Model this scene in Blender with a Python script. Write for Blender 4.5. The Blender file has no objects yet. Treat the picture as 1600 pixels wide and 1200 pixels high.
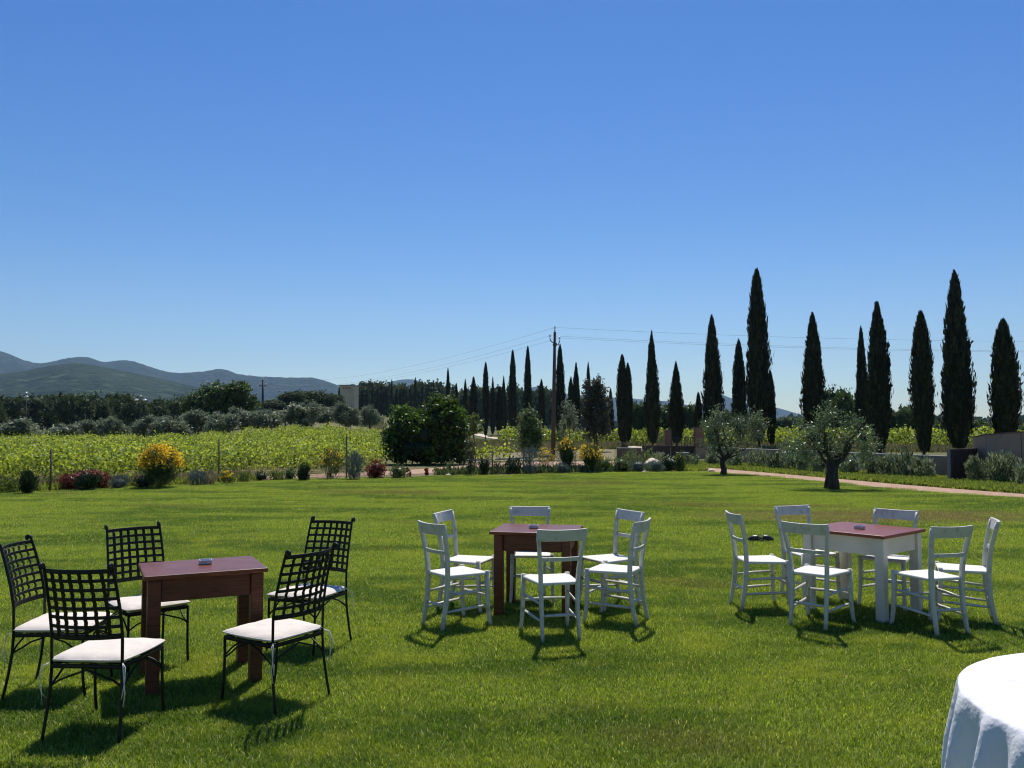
import bpy, math, random
import numpy as np
from math import sin, cos, pi, radians, atan2, sqrt, exp
from mathutils import Vector, Matrix

random.seed(7)
rng = np.random.default_rng(11)
S = bpy.context.scene
COL = S.collection

# ------------------------------------------------------------------ camera
F = 1320.0; H = 1.66; PITCH = math.atan(68.0 / F)
cd = bpy.data.cameras.new("camera"); cam = bpy.data.objects.new("camera", cd); COL.objects.link(cam)
cam.location = (0, 0, H); cam.rotation_euler = (pi / 2 + PITCH, 0, 0)
cd.sensor_width = 36.0; cd.lens = 36.0 * F / 1600.0; cd.clip_start = 0.05; cd.clip_end = 60000
S.camera = cam
# ------------------------------------------------------------------ light
SUN_EL, SUN_AZ = 60.0, 6.0
w = bpy.data.worlds.new("World"); S.world = w; w.use_nodes = True
nt = w.node_tree; nt.nodes.clear()
sky = nt.nodes.new("ShaderNodeTexSky"); sky.sky_type = 'NISHITA'; sky.sun_disc = False
sky.sun_elevation = radians(SUN_EL); sky.sun_rotation = radians(SUN_AZ)
sky.altitude = 0; sky.air_density = 1.0; sky.dust_density = 0.1; sky.ozone_density = 1.6
bg = nt.nodes.new("ShaderNodeBackground"); bg.inputs['Strength'].default_value = 0.115
hs = nt.nodes.new("ShaderNodeHueSaturation"); hs.inputs['Hue'].default_value = 0.514
hs.inputs['Saturation'].default_value = 1.42; hs.inputs['Value'].default_value = 0.70
gm = nt.nodes.new('ShaderNodeGamma'); gm.inputs[1].default_value = 1.06
wo = nt.nodes.new("ShaderNodeOutputWorld")
nt.links.new(sky.outputs[0], gm.inputs[0]); nt.links.new(gm.outputs[0], hs.inputs['Color']); nt.links.new(hs.outputs[0], bg.inputs['Color']); nt.links.new(bg.outputs[0], wo.inputs['Surface'])
sl = bpy.data.lights.new("sun", 'SUN'); sl.energy = 5.0; sl.angle = radians(0.55); sl.color = (1.0, 0.95, 0.86)
so = bpy.data.objects.new("sun", sl); COL.objects.link(so)
sdir = Vector((sin(radians(SUN_AZ)) * cos(radians(SUN_EL)), cos(radians(SUN_AZ)) * cos(radians(SUN_EL)), sin(radians(SUN_EL))))
so.rotation_euler = sdir.to_track_quat('Z', 'Y').to_euler(); so.location = (0, 0, 40)
S.view_settings.view_transform = 'Standard'; S.view_settings.look = 'None'
S.view_settings.exposure = 0.2; S.view_settings.gamma = 1.0
c_ = S.cycles
c_.max_bounces = 7; c_.diffuse_bounces = 3; c_.glossy_bounces = 2; c_.transmission_bounces = 5
c_.transparent_max_bounces = 4; c_.volume_bounces = 0; c_.caustics_reflective = False; c_.caustics_refractive = False
c_.use_adaptive_sampling = True; c_.adaptive_threshold = 0.015; c_.sample_clamp_indirect = 4.0
c_.use_denoising = True; c_.filter_width = 1.15

# ------------------------------------------------------------------ placement helpers
def ray(px, py):
    u = (600 - py) / F; r = (px - 800) / F
    return (r, cos(PITCH) - u * sin(PITCH), sin(PITCH) + u * cos(PITCH))
def at(px, py, z=0.0):
    r, y, zz = ray(px, py); t = (z - H) / zz
    return (r * t, y * t)
def PX(px, py, d):
    r, y, zz = ray(px, py); t = d / y
    return (r * t, d, H + zz * t)
def terr(x, y):
    x = np.asarray(x, float); y = np.asarray(y, float)
    yy = np.maximum(y, 1.0); a = x / yy
    r1 = 0.042 * np.clip(yy - 45, 0, 110) * np.exp(-((a + .24) / .11) ** 2)
    r2 = 0.018 * np.clip(yy - 120, 0, 400) / (1 + np.exp(np.clip((a + .05) / .03, -40, 40)))
    return np.where(y > 45, r1 + r2, 0.0)
def tz(x, y): return float(terr(x, y))

# ------------------------------------------------------------------ materials
def _n(t, typ, **k):
    n = t.nodes.new(typ)
    for a, b in k.items(): setattr(n, a, b)
    return n
def noise_fac(t, scale, stretch=(1, 1, 1), coords='Object', detail=4, rough=.55, lo=.35, hi=.65):
    tc = _n(t, 'ShaderNodeTexCoord') if coords != 'World' else _n(t, 'ShaderNodeNewGeometry')
    out = tc.outputs['Position'] if coords == 'World' else tc.outputs[coords]
    mp = _n(t, 'ShaderNodeMapping'); mp.inputs['Scale'].default_value = stretch
    no = _n(t, 'ShaderNodeTexNoise'); no.inputs['Scale'].default_value = scale; no.inputs['Detail'].default_value = detail
    no.inputs['Roughness'].default_value = rough
    mr = _n(t, 'ShaderNodeMapRange'); mr.inputs['From Min'].default_value = lo; mr.inputs['From Max'].default_value = hi
    t.links.new(out, mp.inputs['Vector']); t.links.new(mp.outputs[0], no.inputs['Vector']); t.links.new(no.outputs['Fac'], mr.inputs['Value'])
    return mr.outputs[0]
def mixc(t, fac, a, b):
    m = _n(t, 'ShaderNodeMix', data_type='RGBA')
    if isinstance(fac, (int, float)): m.inputs[0].default_value = fac
    else: t.links.new(fac, m.inputs[0])
    for i, c in ((6, a), (7, b)):
        if isinstance(c, tuple): m.inputs[i].default_value = (*c[:3], 1)
        else: t.links.new(c, m.inputs[i])
    return m.outputs[2]
def new_mat(name):
    m = bpy.data.materials.new(name); m.use_nodes = True; t = m.node_tree; t.nodes.clear()
    o = _n(t, 'ShaderNodeOutputMaterial'); b = _n(t, 'ShaderNodeBsdfPrincipled'); t.links.new(b.outputs[0], o.inputs[0])
    return m, t, b, o
def bump(t, b, fac, strength=.3, dist=.01):
    bp = _n(t, 'ShaderNodeBump'); bp.inputs['Strength'].default_value = strength; bp.inputs['Distance'].default_value = dist
    t.links.new(fac, bp.inputs['Height']); t.links.new(bp.outputs[0], b.inputs['Normal'])
def mat(name, c1, c2=None, scale=6, stretch=(1, 1, 1), rough=.6, bumps=0, bdist=.005, coords='Object', spec=.5, metal=0, lo=.35, hi=.65, bscale=None, c3=None, s3=40):
    m, t, b, o = new_mat(name)
    b.inputs['Roughness'].default_value = rough; b.inputs['Specular IOR Level'].default_value = spec; b.inputs['Metallic'].default_value = metal
    if c2 is None: b.inputs['Base Color'].default_value = (*c1, 1); f = None
    else:
        f = noise_fac(t, scale, stretch, coords, lo=lo, hi=hi); c = mixc(t, f, c1, c2)
        if c3: c = mixc(t, noise_fac(t, s3, stretch, coords, lo=.55, hi=.7), c, c3)
        t.links.new(c, b.inputs['Base Color'])
    if bumps:
        f2 = noise_fac(t, bscale or scale * 4, stretch, coords, lo=.2, hi=.8); bump(t, b, f2, bumps, bdist)
    return m
def leafmat(name, dark, light, transl=.35, rough=.45, spec=.4, tcol=None, coords_noise=None):
    m, t, b, o = new_mat(name)
    at_ = _n(t, 'ShaderNodeAttribute', attribute_name='rnd')
    c = mixc(t, at_.outputs['Fac'], dark, light)
    if coords_noise:
        fac = noise_fac(t, coords_noise[0], coords_noise[1], 'World', detail=3)
        c = mixc(t, fac, c, coords_noise[2])
    t.links.new(c, b.inputs['Base Color']); b.inputs['Roughness'].default_value = rough; b.inputs['Specular IOR Level'].default_value = spec
    tr = _n(t, 'ShaderNodeBsdfTranslucent'); mx = _n(t, 'ShaderNodeMixShader'); mx.inputs[0].default_value = transl
    if tcol:
        g = _n(t, 'ShaderNodeMix', data_type='RGBA', blend_type='MULTIPLY'); g.inputs[0].default_value = 1
        t.links.new(c, g.inputs[6]); g.inputs[7].default_value = (*tcol, 1); t.links.new(g.outputs[2], tr.inputs[0])
    else: t.links.new(c, tr.inputs[0])
    t.links.new(b.outputs[0], mx.inputs[1]); t.links.new(tr.outputs[0], mx.inputs[2]); t.links.new(mx.outputs[0], o.inputs[0])
    return m

M = {}
M['white'] = mat('white_paint', (.54, .52, .455), (.60, .58, .51), 9, rough=.45, coords='World', bumps=.25, bdist=.002, c3=(.40, .375, .32), s3=16)
M['rush'] = mat('painted_rush_seat', (.66, .64, .56), (.72, .70, .63), 20, (1, 6, 1), rough=.65, coords='World', bumps=.5, bdist=.003, bscale=10)
def wood(name, a, b2, c, rough):
    m, t, b, o = new_mat(name)
    f = noise_fac(t, 3.0, (1.2, 14, 14), 'Object', detail=6, lo=.3, hi=.7); col = mixc(t, f, a, b2)
    f2 = noise_fac(t, 9.0, (.8, 22, 22), 'Object', detail=3, lo=.52, hi=.66); col = mixc(t, f2, col, c)
    t.links.new(col, b.inputs['Base Color']); b.inputs['Roughness'].default_value = rough; bump(t, b, f, .15, .003)
    b.inputs['Specular IOR Level'].default_value = .35
    rr = noise_fac(t, 5, (1, 1, 1), 'Object', lo=.2, hi=.8); mr = _n(t, 'ShaderNodeMapRange'); mr.inputs['To Min'].default_value = rough - .08; mr.inputs['To Max'].default_value = rough + .12
    t.links.new(rr, mr.inputs['Value']); t.links.new(mr.outputs[0], b.inputs['Roughness'])
    return m
M['mahogany'] = wood('dark_red_stained_wood', (.085, .023, .009), (.14, .040, .015), (.040, .011, .005), .52)
M['mahogany_top'] = wood('varnished_red_wood_top', (.13, .034, .015), (.20, .058, .024), (.07, .020, .010), .33)
M['redtop'] = wood('red_varnished_top', (.19, .046, .026), (.25, .065, .038), (.11, .028, .017), .34)
M['tablewhite'] = mat('white_table_paint', (.55, .52, .44), (.61, .58, .50), 5, rough=.5, bumps=.2, bdist=.002)
M['iron'] = mat('black_wrought_iron', (.005, .005, .005), (.010, .009, .008), 30, rough=.48, bumps=.3, bdist=.002, spec=.3)
M['cushion'] = mat('cream_cushion_fabric', (.64, .575, .51), (.70, .635, .57), 14, rough=.9, bumps=.4, bdist=.004, bscale=30, spec=.2)
M['tie'] = mat('white_cotton_tie', (.6, .58, .54), rough=.9)
M['cloth'] = mat('white_tablecloth', (.68, .68, .71), (.74, .74, .76), 5, rough=.85, bumps=.7, bdist=.02, bscale=7, spec=.2)
M['ash'] = mat('grey_ceramic', (.42, .44, .50), (.55, .56, .60), 25, rough=.25)
M['ashd'] = mat('ash_grey', (.10, .10, .10), (.25, .24, .22), 60, rough=.9)
M['blacklth'] = mat('black_rubber', (.012, .012, .012), (.03, .03, .03), 20, rough=.4)
M['insole'] = mat('brown_insole', (.10, .06, .04), (.16, .10, .07), 20, rough=.7)
M['pole'] = mat('weathered_brown_pole', (.095, .066, .052), (.07, .054, .046), 6, (1, 1, .15), rough=.8, bumps=.3)
M['darkpole'] = mat('dark_steel_pole', (.03, .035, .045), (.05, .05, .055), 6, rough=.6)
M['insul'] = mat('white_porcelain', (.82, .84, .85), rough=.15)
M['wire'] = mat('dark_cable', (.05, .055, .06), rough=.9, spec=.1)
M['brick'] = None
def brickmat(name, a, b2, mortar, sc):
    m, t, b, o = new_mat(name)
    tc = _n(t, 'ShaderNodeTexCoord'); br = _n(t, 'ShaderNodeTexBrick'); mp = _n(t, 'ShaderNodeMapping'); mp.inputs['Rotation'].default_value = (pi / 2, 0, 0)
    br.inputs['Scale'].default_value = sc; br.inputs['Color1'].default_value = (*a, 1); br.inputs['Color2'].default_value = (*b2, 1); br.inputs['Mortar'].default_value = (*mortar, 1)
    br.inputs['Mortar Size'].default_value = .015; t.links.new(tc.outputs['Object'], mp.inputs[0]); t.links.new(mp.outputs[0], br.inputs[0])
    t.links.new(br.outputs[0], b.inputs['Base Color']); b.inputs['Roughness'].default_value = .9
    return m
M['brick'] = brickmat('terracotta_brick', (.26, .11, .065), (.20, .085, .05), (.28, .22, .18), 4)
M['render'] = mat('grey_brown_render', (.42, .28, .18), (.33, .22, .145), 1.6, rough=.95, bumps=.4, bdist=.01, coords='World', c3=(.26, .21, .14), s3=2.5)
M['render_cap'] = mat('pale_wall_coping', (.36, .33, .29), (.28, .26, .23), 3, rough=.9, coords='World')
M['corten'] = mat('rusty_brown_sheet', (.085, .052, .040), (.055, .036, .030), 5, (6, 1, .5), rough=.8, bumps=.3, coords='Object')
M['terra_wall'] = mat('reddish_brown_render', (.20, .12, .095), (.16, .095, .075), 3, rough=.95, bumps=.3)
M['stonegrey'] = mat('grey_stone_block', (.25, .24, .25), (.19, .185, .19), 6, rough=.9, bumps=.4, bdist=.01)
M['rock'] = mat('pale_limestone', (.80, .68, .52), (.60, .50, .37), 4, rough=.95, bumps=.7, bdist=.05, bscale=7)
M['tower'] = mat('sandy_concrete', (.62, .50, .32), (.54, .43, .28), .5, rough=.9)
M['bark'] = mat('dark_bark', (.040, .030, .022), (.075, .058, .042), 7, (1, 1, .3), rough=.95, bumps=1, bdist=.03, bscale=18)
M['bark_pale'] = mat('grey_brown_bark', (.16, .13, .10), (.10, .08, .06), 9, (1, 1, .3), rough=.95, bumps=.8, bdist=.02)
M['stake'] = mat('weathered_wood_stake', (.17, .12, .08), (.10, .07, .05), 10, (1, 1, .2), rough=.9)
# foliage
M['cypress'] = leafmat('cypress_foliage', (.009, .016, .006), (.060, .066, .024), .18, .6, .2)
M['cypress_core'] = mat('cypress_inner', (.006, .008, .004), (.014, .012, .007), 3, rough=1, spec=0)
M['olive_far'] = leafmat('far_olive_foliage', (.045, .068, .030), (.30, .35, .21), .32, .5, .4)
M['olive'] = leafmat('olive_leaves', (.028, .055, .016), (.23, .31, .125), .28, .38, .6)
M['pine'] = leafmat('pine_foliage', (.022, .038, .014), (.11, .145, .05), .25, .7, .15)
M['broad'] = leafmat('dark_broadleaf', (.016, .034, .008), (.12, .19, .040), .35, .5, .3)
M['fig'] = leafmat('fig_leaves', (.012, .028, .006), (.11, .18, .040), .35, .45, .35, tcol=(1.3, 1.5, .6))
M['young'] = leafmat('young_tree_leaves', (.035, .060, .016), (.22, .28, .09), .30, .4, .5)
M['reddish'] = leafmat('bronze_tree_leaves', (.030, .038, .018), (.11, .10, .055), .28, .4, .5)
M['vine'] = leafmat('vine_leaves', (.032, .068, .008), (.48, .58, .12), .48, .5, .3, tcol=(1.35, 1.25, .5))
M['oleander'] = leafmat('pale_shrub_leaves', (.035, .060, .018), (.36, .42, .22), .35, .35, .6)
M['rosemary'] = leafmat('rosemary_leaves', (.015, .032, .014), (.045, .075, .030), .2, .5, .3)
M['lavender'] = leafmat('lavender_leaves', (.07, .10, .085), (.17, .21, .19), .2, .6, .3)
M['lightgreen'] = leafmat('light_shrub_leaves', (.05, .085, .022), (.15, .20, .06), .4, .45, .4, tcol=(1.2, 1.2, .6))
M['broomstem'] = leafmat('broom_green_stems', (.035, .06, .018), (.15, .20, .07), .3, .5, .3)
M['yellow'] = leafmat('yellow_broom_flowers', (.72, .42, .02), (.92, .68, .06), .45, .6, .2)
M['redleaf'] = leafmat('red_shrub_leaves', (.07, .018, .014), (.30, .08, .055), .35, .4, .4)
M['pink'] = leafmat('pink_flowers', (.45, .07, .11), (.62, .16, .20), .35, .6, .2)
M['straw'] = leafmat('dry_grass_blades', (.20, .17, .08), (.36, .31, .17), .35, .7, .2)
M['meadow'] = leafmat('meadow_grass_blades', (.07, .09, .025), (.20, .21, .07), .4, .6, .2, coords_noise=(.12, (1, 1, 1), (.22, .19, .09)))
M['weeds'] = leafmat('bright_weed_leaves', (.10, .16, .025), (.36, .44, .08), .42, .5, .3, tcol=(1.2, 1.2, .6), coords_noise=(.9, (1, 1, 1), (.24, .27, .07)))

# ------------------------------------------------------------------ mesh builder
class MB:
    def __init__(s): s.v = []; s.f = []; s.n = 0; s.sm = []
    def add(s, vs, fs, smooth=False):
        s.v.extend([tuple(p) for p in vs]); s.f.extend([tuple(i + s.n for i in f) for f in fs]); s.sm.extend([smooth] * len(fs)); s.n = len(s.v); return s
    def box(s, c, d, rz=0, taper=1.0):
        x, y, z = d[0] / 2, d[1] / 2, d[2] / 2; vs = []
        for k, (i, j, l) in enumerate([(-1, -1, -1), (1, -1, -1), (1, 1, -1), (-1, 1, -1), (-1, -1, 1), (1, -1, 1), (1, 1, 1), (-1, 1, 1)]):
            t = taper if l > 0 else 1; px, py = i * x * t, j * y * t
            vs.append((c[0] + px * cos(rz) - py * sin(rz), c[1] + px * sin(rz) + py * cos(rz), c[2] + l * z))
        return s.add(vs, [(0, 3, 2, 1), (4, 5, 6, 7), (0, 1, 5, 4), (1, 2, 6, 5), (2, 3, 7, 6), (3, 0, 4, 7)])
    def tube(s, pts, r, n=8, flat=None, smooth=True, cap=True, up=None):
        pts = [Vector(p) for p in pts]; m = len(pts)
        if not hasattr(r, '__len__'): r = [r] * m
        up = Vector(up) if up else None
        ref = None; vs = []; fs = []
        for i, p in enumerate(pts):
            t = (pts[min(i + 1, m - 1)] - pts[max(i - 1, 0)]).normalized()
            if up is not None: a = up - t * up.dot(t)
            elif ref is None: a = t.orthogonal()
            else: a = ref - t * ref.dot(t)
            a.normalize(); ref = a; b = t.cross(a)
            for k in range(n):
                th = 2 * pi * (k + .5) / n
                ca, sa = cos(th), sin(th)
                if flat:  # superellipse flat bar: (along a, along b)
                    e = .35; ca = math.copysign(abs(ca) ** e, ca) * flat[0]; sa = math.copysign(abs(sa) ** e, sa) * flat[1]
                vs.append(p + a * (ca * r[i]) + b * (sa * r[i]))
        for i in range(m - 1):
            for k in range(n):
                k2 = (k + 1) % n; fs.append((i * n + k, i * n + k2, (i + 1) * n + k2, (i + 1) * n + k))
        if cap: fs.append(tuple(range(n))[::-1]); fs.append(tuple((m - 1) * n + k for k in range(n)))
        return s.add(vs, fs, smooth)
    def lathe(s, prof, n=16, c=(0, 0, 0), smooth=True, wob=0, sx=1, sy=1):
        vs = []; fs = []
        for r, z in prof:
            for k in range(n):
                rr = r * (1 + wob * (random.random() - .5)); th = 2 * pi * k / n
                vs.append((c[0] + rr * cos(th) * sx, c[1] + rr * sin(th) * sy, c[2] + z))
        for i in range(len(prof) - 1):
            for k in range(n):
                k2 = (k + 1) % n; fs.append((i * n + k, i * n + k2, (i + 1) * n + k2, (i + 1) * n + k))
        fs.append(tuple(range(n))[::-1]); fs.append(tuple((len(prof) - 1) * n + k for k in range(n)))
        return s.add(vs, fs, smooth)
    def ball(s, c, r, n=10, wob=0):
        if not hasattr(r, '__len__'): r = (r, r, r)
        prof = [(max(sin(pi * i / n), .02), -cos(pi * i / n)) for i in range(n + 1)]
        vs = []; fs = []; m = n + 4
        for a, z in prof:
            for k in range(m):
                q = 1 + wob * (random.random() - .5); th = 2 * pi * k / m
                vs.append((c[0] + a * cos(th) * r[0] * q, c[1] + a * sin(th) * r[1] * q, c[2] + z * r[2] * q))
        for i in range(n):
            for k in range(m):
                k2 = (k + 1) % m; fs.append((i * m + k, i * m + k2, (i + 1) * m + k2, (i + 1) * m + k))
        return s.add(vs, fs, True)
    def build(s, name, m, parent=None, bevel=0):
        me = bpy.data.meshes.new(name); me.from_pydata(s.v, [], s.f); me.update()
        me.polygons.foreach_set('use_smooth', s.sm)
        me.materials.append(m); o = bpy.data.objects.new(name, me); COL.objects.link(o)
        if parent is not None: o.parent = parent
        if bevel:
            b = o.modifiers.new('bevel', 'BEVEL'); b.width = bevel; b.segments = 2; b.limit_method = 'ANGLE'
        return o

def npmesh(name, V, Q, m, parent=None, rnd=None, link=True, k=4):
    me = bpy.data.meshes.new(name); V = np.asarray(V, np.float32); Q = np.asarray(Q, np.int32)
    me.vertices.add(len(V)); me.vertices.foreach_set('co', V.ravel())
    me.loops.add(Q.size); me.loops.foreach_set('vertex_index', Q.ravel())
    me.polygons.add(len(Q)); me.polygons.foreach_set('loop_start', np.arange(0, Q.size, k, dtype=np.int32))
    if rnd is not None:
        a = me.attributes.new('rnd', 'FLOAT', 'FACE'); a.data.foreach_set('value', np.asarray(rnd, np.float32))
    me.update(calc_edges=True); me.validate()
    me.materials.append(m)
    if not link: return me
    o = bpy.data.objects.new(name, me); COL.objects.link(o)
    if parent is not None: o.parent = parent
    return o

def leaves(C, L, W, D=None, upb=0.0, rg=None):
    """diamond leaf quads at centres C; L length, W width; D preferred directions"""
    rg = rg or rng; n = len(C)
    d = rg.normal(size=(n, 3))
    if D is not None: d = d * (1 - upb) * .6 + D * upb * 1.6
    d /= np.linalg.norm(d, axis=1)[:, None] + 1e-9
    q = rg.normal(size=(n, 3)); s_ = np.cross(d, q); s_ /= np.linalg.norm(s_, axis=1)[:, None] + 1e-9
    L = (L * rg.uniform(.65, 1.3, n))[:, None]; W = (W * rg.uniform(.65, 1.3, n))[:, None]
    V = np.stack([C - d * L * .5, C + s_ * W * .5, C + d * L * .5, C - s_ * W * .5], 1).reshape(-1, 3)
    return V, np.arange(4 * n).reshape(n, 4)
def shell(n, rad, cen=(0, 0, 0), inner=.55, rg=None):
    rg = rg or rng
    d = rg.normal(size=(n, 3)); d /= np.linalg.norm(d, axis=1)[:, None]
    r = (inner + (1 - inner) * rg.random(n) ** .6)[:, None]
    return np.asarray(cen) + d * r * np.asarray(rad), d
def clumped(lobes, nclump, per, spread, rg=None, inner=.6, bottom=-2):
    """lobes: list of (centre, radii); returns centres + rnd + outward dirs"""
    rg = rg or rng
    vol = np.array([l[1][0] * l[1][1] * l[1][2] for l in lobes]) ** .67; vol /= vol.sum()
    Cs = []; R = []; O = []
    for (c, r), p in zip(lobes, vol):
        k = max(3, int(nclump * p)); cc, dd = shell(k, r, c, inner, rg)
        keep = dd[:, 2] > bottom; cc, dd = cc[keep], dd[keep]; k = len(cc)
        x = cc[:, None, :] + rg.normal(size=(k, per, 3)) * spread * rg.uniform(.6, 1.3, (k, 1, 1))
        Cs.append(x.reshape(-1, 3)); O.append(np.repeat(dd, per, 0))
        R.append(np.clip((rg.random((k, 1)) * .75 + rg.random((k, per)) * .4), 0, 1).ravel())
    return np.concatenate(Cs), np.concatenate(R), np.concatenate(O)

def tag(o, label=None, cat=None, group=None, kind=None):
    if label: o['label'] = label
    if cat: o['category'] = cat
    if group: o['group'] = group
    if kind: o['kind'] = kind
    return o
def empty(name, loc, rz=0, label=None, cat=None, group=None):
    o = bpy.data.objects.new(name, None); COL.objects.link(o); o.location = loc; o.rotation_euler = (0, 0, rz); o.empty_display_size = .1
    return tag(o, label, cat, group)
def kids(o): return [c for c in bpy.data.objects if c.parent == o]
def copy_tree(o, parent=None):
    c = o.copy(); COL.objects.link(c); c.parent = parent
    for k in kids(o): copy_tree(k, c)
    return c

# ================================================================== GROUND
def ground():
    rr = np.concatenate([[.5], np.geomspace(3, 44, 14), np.geomspace(47, 600, 70), np.geomspace(640, 16000, 26)])
    aa = np.concatenate([np.linspace(-pi, -radians(45), 18, endpoint=False), np.linspace(-radians(45), radians(45), 150, endpoint=False), np.linspace(radians(45), pi, 18, endpoint=False)])
    A, R = np.meshgrid(aa, rr); X = R * np.sin(A); Y = R * np.cos(A); Z = terr(X, Y)
    far = R > 3000; Z = np.where(far, Z * .2, Z)
    V = np.stack([X, Y, Z], -1).reshape(-1, 3); n, m = A.shape
    i, j = np.meshgrid(np.arange(n - 1), np.arange(m), indexing='ij'); j2 = (j + 1) % m
    Q = np.stack([i * m + j, (i + 1) * m + j, (i + 1) * m + j2, i * m + j2], -1).reshape(-1, 4)
    mt, t, b, o = new_mat('dry_earth_and_grass')
    c = mixc(t, noise_fac(t, .25, (1, 1, 1), 'World', 5), (.17, .14, .075), (.10, .115, .04))
    c = mixc(t, noise_fac(t, 3, (1, 1, 1), 'World', 5, lo=.5, hi=.75), c, (.24, .19, .12))
    c = mixc(t, noise_fac(t, .006, (1, 1, 1), 'World', 5, lo=.4, hi=.6), c, (.06, .09, .03))
    t.links.new(c, b.inputs['Base Color']); b.inputs['Roughness'].default_value = 1; b.inputs['Specular IOR Level'].default_value = .1
    ob = npmesh('ground', V[:, :], Q[:, ::-1], mt); tag(ob, kind='structure')
    # flip if normals down
    return ob
ground()

EDGE = [(-250, 782), (-100, 775), (0, 770), (100, 767), (180, 763), (250, 759), (330, 756), (400, 751), (480, 748), (560, 747), (640, 745), (720, 743), (800, 742), (860, 739), (900, 737),
        (960, 736), (1000, 737), (1060, 737), (1110, 738), (1150, 741), (1200, 745), (1250, 750), (1300, 755), (1350, 760), (1400, 765), (1500, 772), (1600, 778), (1750, 786), (1950, 795)]
EW = [at(*p) for p in EDGE]
def ynear(x):
    return np.interp(x, [e[0] for e in EW], [e[1] for e in EW])
def lawn():
    V = []; Q = []
    xs = [e[0] for e in EW]; ys = [e[1] for e in EW]; m = 14
    for i, (x, y) in enumerate(zip(xs, ys)):
        for k in range(m):
            V.append((x, -8 + (y + 8) * k / (m - 1), .004))
    for i in range(len(xs) - 1):
        for k in range(m - 1): a = i * m + k; Q.append((a, a + m, a + m + 1, a + 1))
    mt, t, b, o = new_mat('lawn_soil_and_thatch')
    c = mixc(t, noise_fac(t, 25, (1, 1, 1), 'World', 6), (.085, .115, .018), (.15, .19, .035))
    c = mixc(t, noise_fac(t, .3, (1, 1.6, 1), 'World', 4), c, (.06, .085, .02))
    t.links.new(c, b.inputs['Base Color']); b.inputs['Roughness'].default_value = 1; b.inputs['Specular IOR Level'].default_value = .1
    tag(npmesh('lawn', V, Q, mt), kind='structure')
lawn()

def strip(name, top, bot, m, z, n=40):
    """ground strip between two polylines given as world points (interpolated to n stations)"""
    def res(P):
        P = np.array(P, float); d = np.r_[0, np.cumsum(np.linalg.norm(np.diff(P, axis=0), axis=1))]; s = np.linspace(0, d[-1], n)
        return np.stack([np.interp(s, d, P[:, 0]), np.interp(s, d, P[:, 1])], 1)
    A, B = res(top), res(bot); V = []; Q = []
    for i in range(n):
        for k in range(4):
            p = A[i] * (1 - k / 3) + B[i] * k / 3; V.append((p[0], p[1], tz(p[0], p[1]) + z))
    for i in range(n - 1):
        for k in range(3): a = i * 4 + k; Q.append((a, a + 1, a + 5, a + 4))
    return npmesh(name, V, Q, m)
M['redpath'] = mat('red_terracotta_gravel', (.34, .195, .125), (.42, .28, .19), 3, rough=.95, bumps=.5, bdist=.01, bscale=30, coords='World', c3=(.27, .20, .12), s3=9)
M['palepath'] = mat('pale_gravel', (.52, .43, .32), (.62, .53, .42), 2, rough=.95, bumps=.5, bdist=.01, bscale=20, coords='World')
M['kerb'] = mat('pale_stone_kerb', (.50, .46, .39), (.38, .34, .28), 3, rough=.9, coords='World', bumps=.3)
M['bedsoil'] = mat('bed_soil', (.20, .135, .085), (.12, .085, .05), 2, rough=1, bumps=.8, bdist=.03, bscale=8, coords='World', c3=(.30, .24, .17), s3=6)

PT = [(1105, 731), (1150, 735), (1200, 739), (1250, 743.5), (1300, 748), (1350, 752.5), (1400, 757), (1500, 765), (1600, 773), (1750, 782), (1950, 792)]
PB = [(1112, 738.3), (1150, 741.3), (1200, 745.3), (1250, 750.3), (1300, 755.3), (1350, 760.3), (1400, 765.3), (1500, 772.3), (1600, 778.3), (1750, 786.3), (1950, 795.3)]
tag(strip('garden_path', [at(*p) for p in PT], [at(*p) for p in PB], M['redpath'], .012), kind='structure')
LT = [(100, 753), (250, 750), (380, 747), (450, 743), (520, 740), (600, 737), (640, 734.5), (680, 731.5), (720, 727.5), (760, 725), (800, 723.5), (850, 722), (900, 721.5), (980, 721)]
LB = [(100, 757), (250, 753.5), (380, 750.5), (450, 747.5), (520, 744.8), (600, 742.5), (640, 741), (680, 740), (720, 738), (760, 736), (800, 734), (850, 732), (900, 730), (980, 728)]
tag(strip('red_path', [at(*p) for p in LT], [at(*p) for p in LB], M['redpath'], .012), kind='structure')
tag(strip('gravel_path', [at(*p) for p in [(690, 739.7), (760, 736.3), (860, 732), (900, 730.5), (960, 728), (1005, 722), (1040, 719)]], [at(*p) for p in [(690, 741), (760, 740), (860, 737), (900, 735), (960, 734), (1020, 732), (1052, 729)]], M['palepath'], .020), kind='structure')
tag(strip('flowerbed', [at(*p) for p in [(-250, 765), (0, 756), (100, 756), (250, 753), (380, 751), (520, 745.5), (690, 741), (860, 737), (960, 734)]],
          [(x, y) for x, y in EW[:16]], M['bedsoil'], .008, 60), kind='structure')
# far drive
dr = [(1075, 712), (1000, 702), (960, 698), (900, 694.5), (860, 692.5), (830, 690.5), (790, 686.8), (745, 682.5)]
ctr = [at(*p) for p in dr] + [(-11, 172), (-17.5, 186), (-22, 205), (-30, 250)]
top = []; bot = []
for i, p in enumerate(ctr):
    a = np.array(ctr[max(i - 1, 0)]); b = np.array(ctr[min(i + 1, len(ctr) - 1)]); t_ = (b - a) / np.linalg.norm(b - a); nn = np.array([-t_[1], t_[0]])
    wd = 1.5 if i < 8 else 2.5
    top.append(np.array(p) - nn * wd); bot.append(np.array(p) + nn * wd)
tag(strip('dirt_road', top, bot, M['palepath'], .06, 80), kind='structure')
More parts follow.
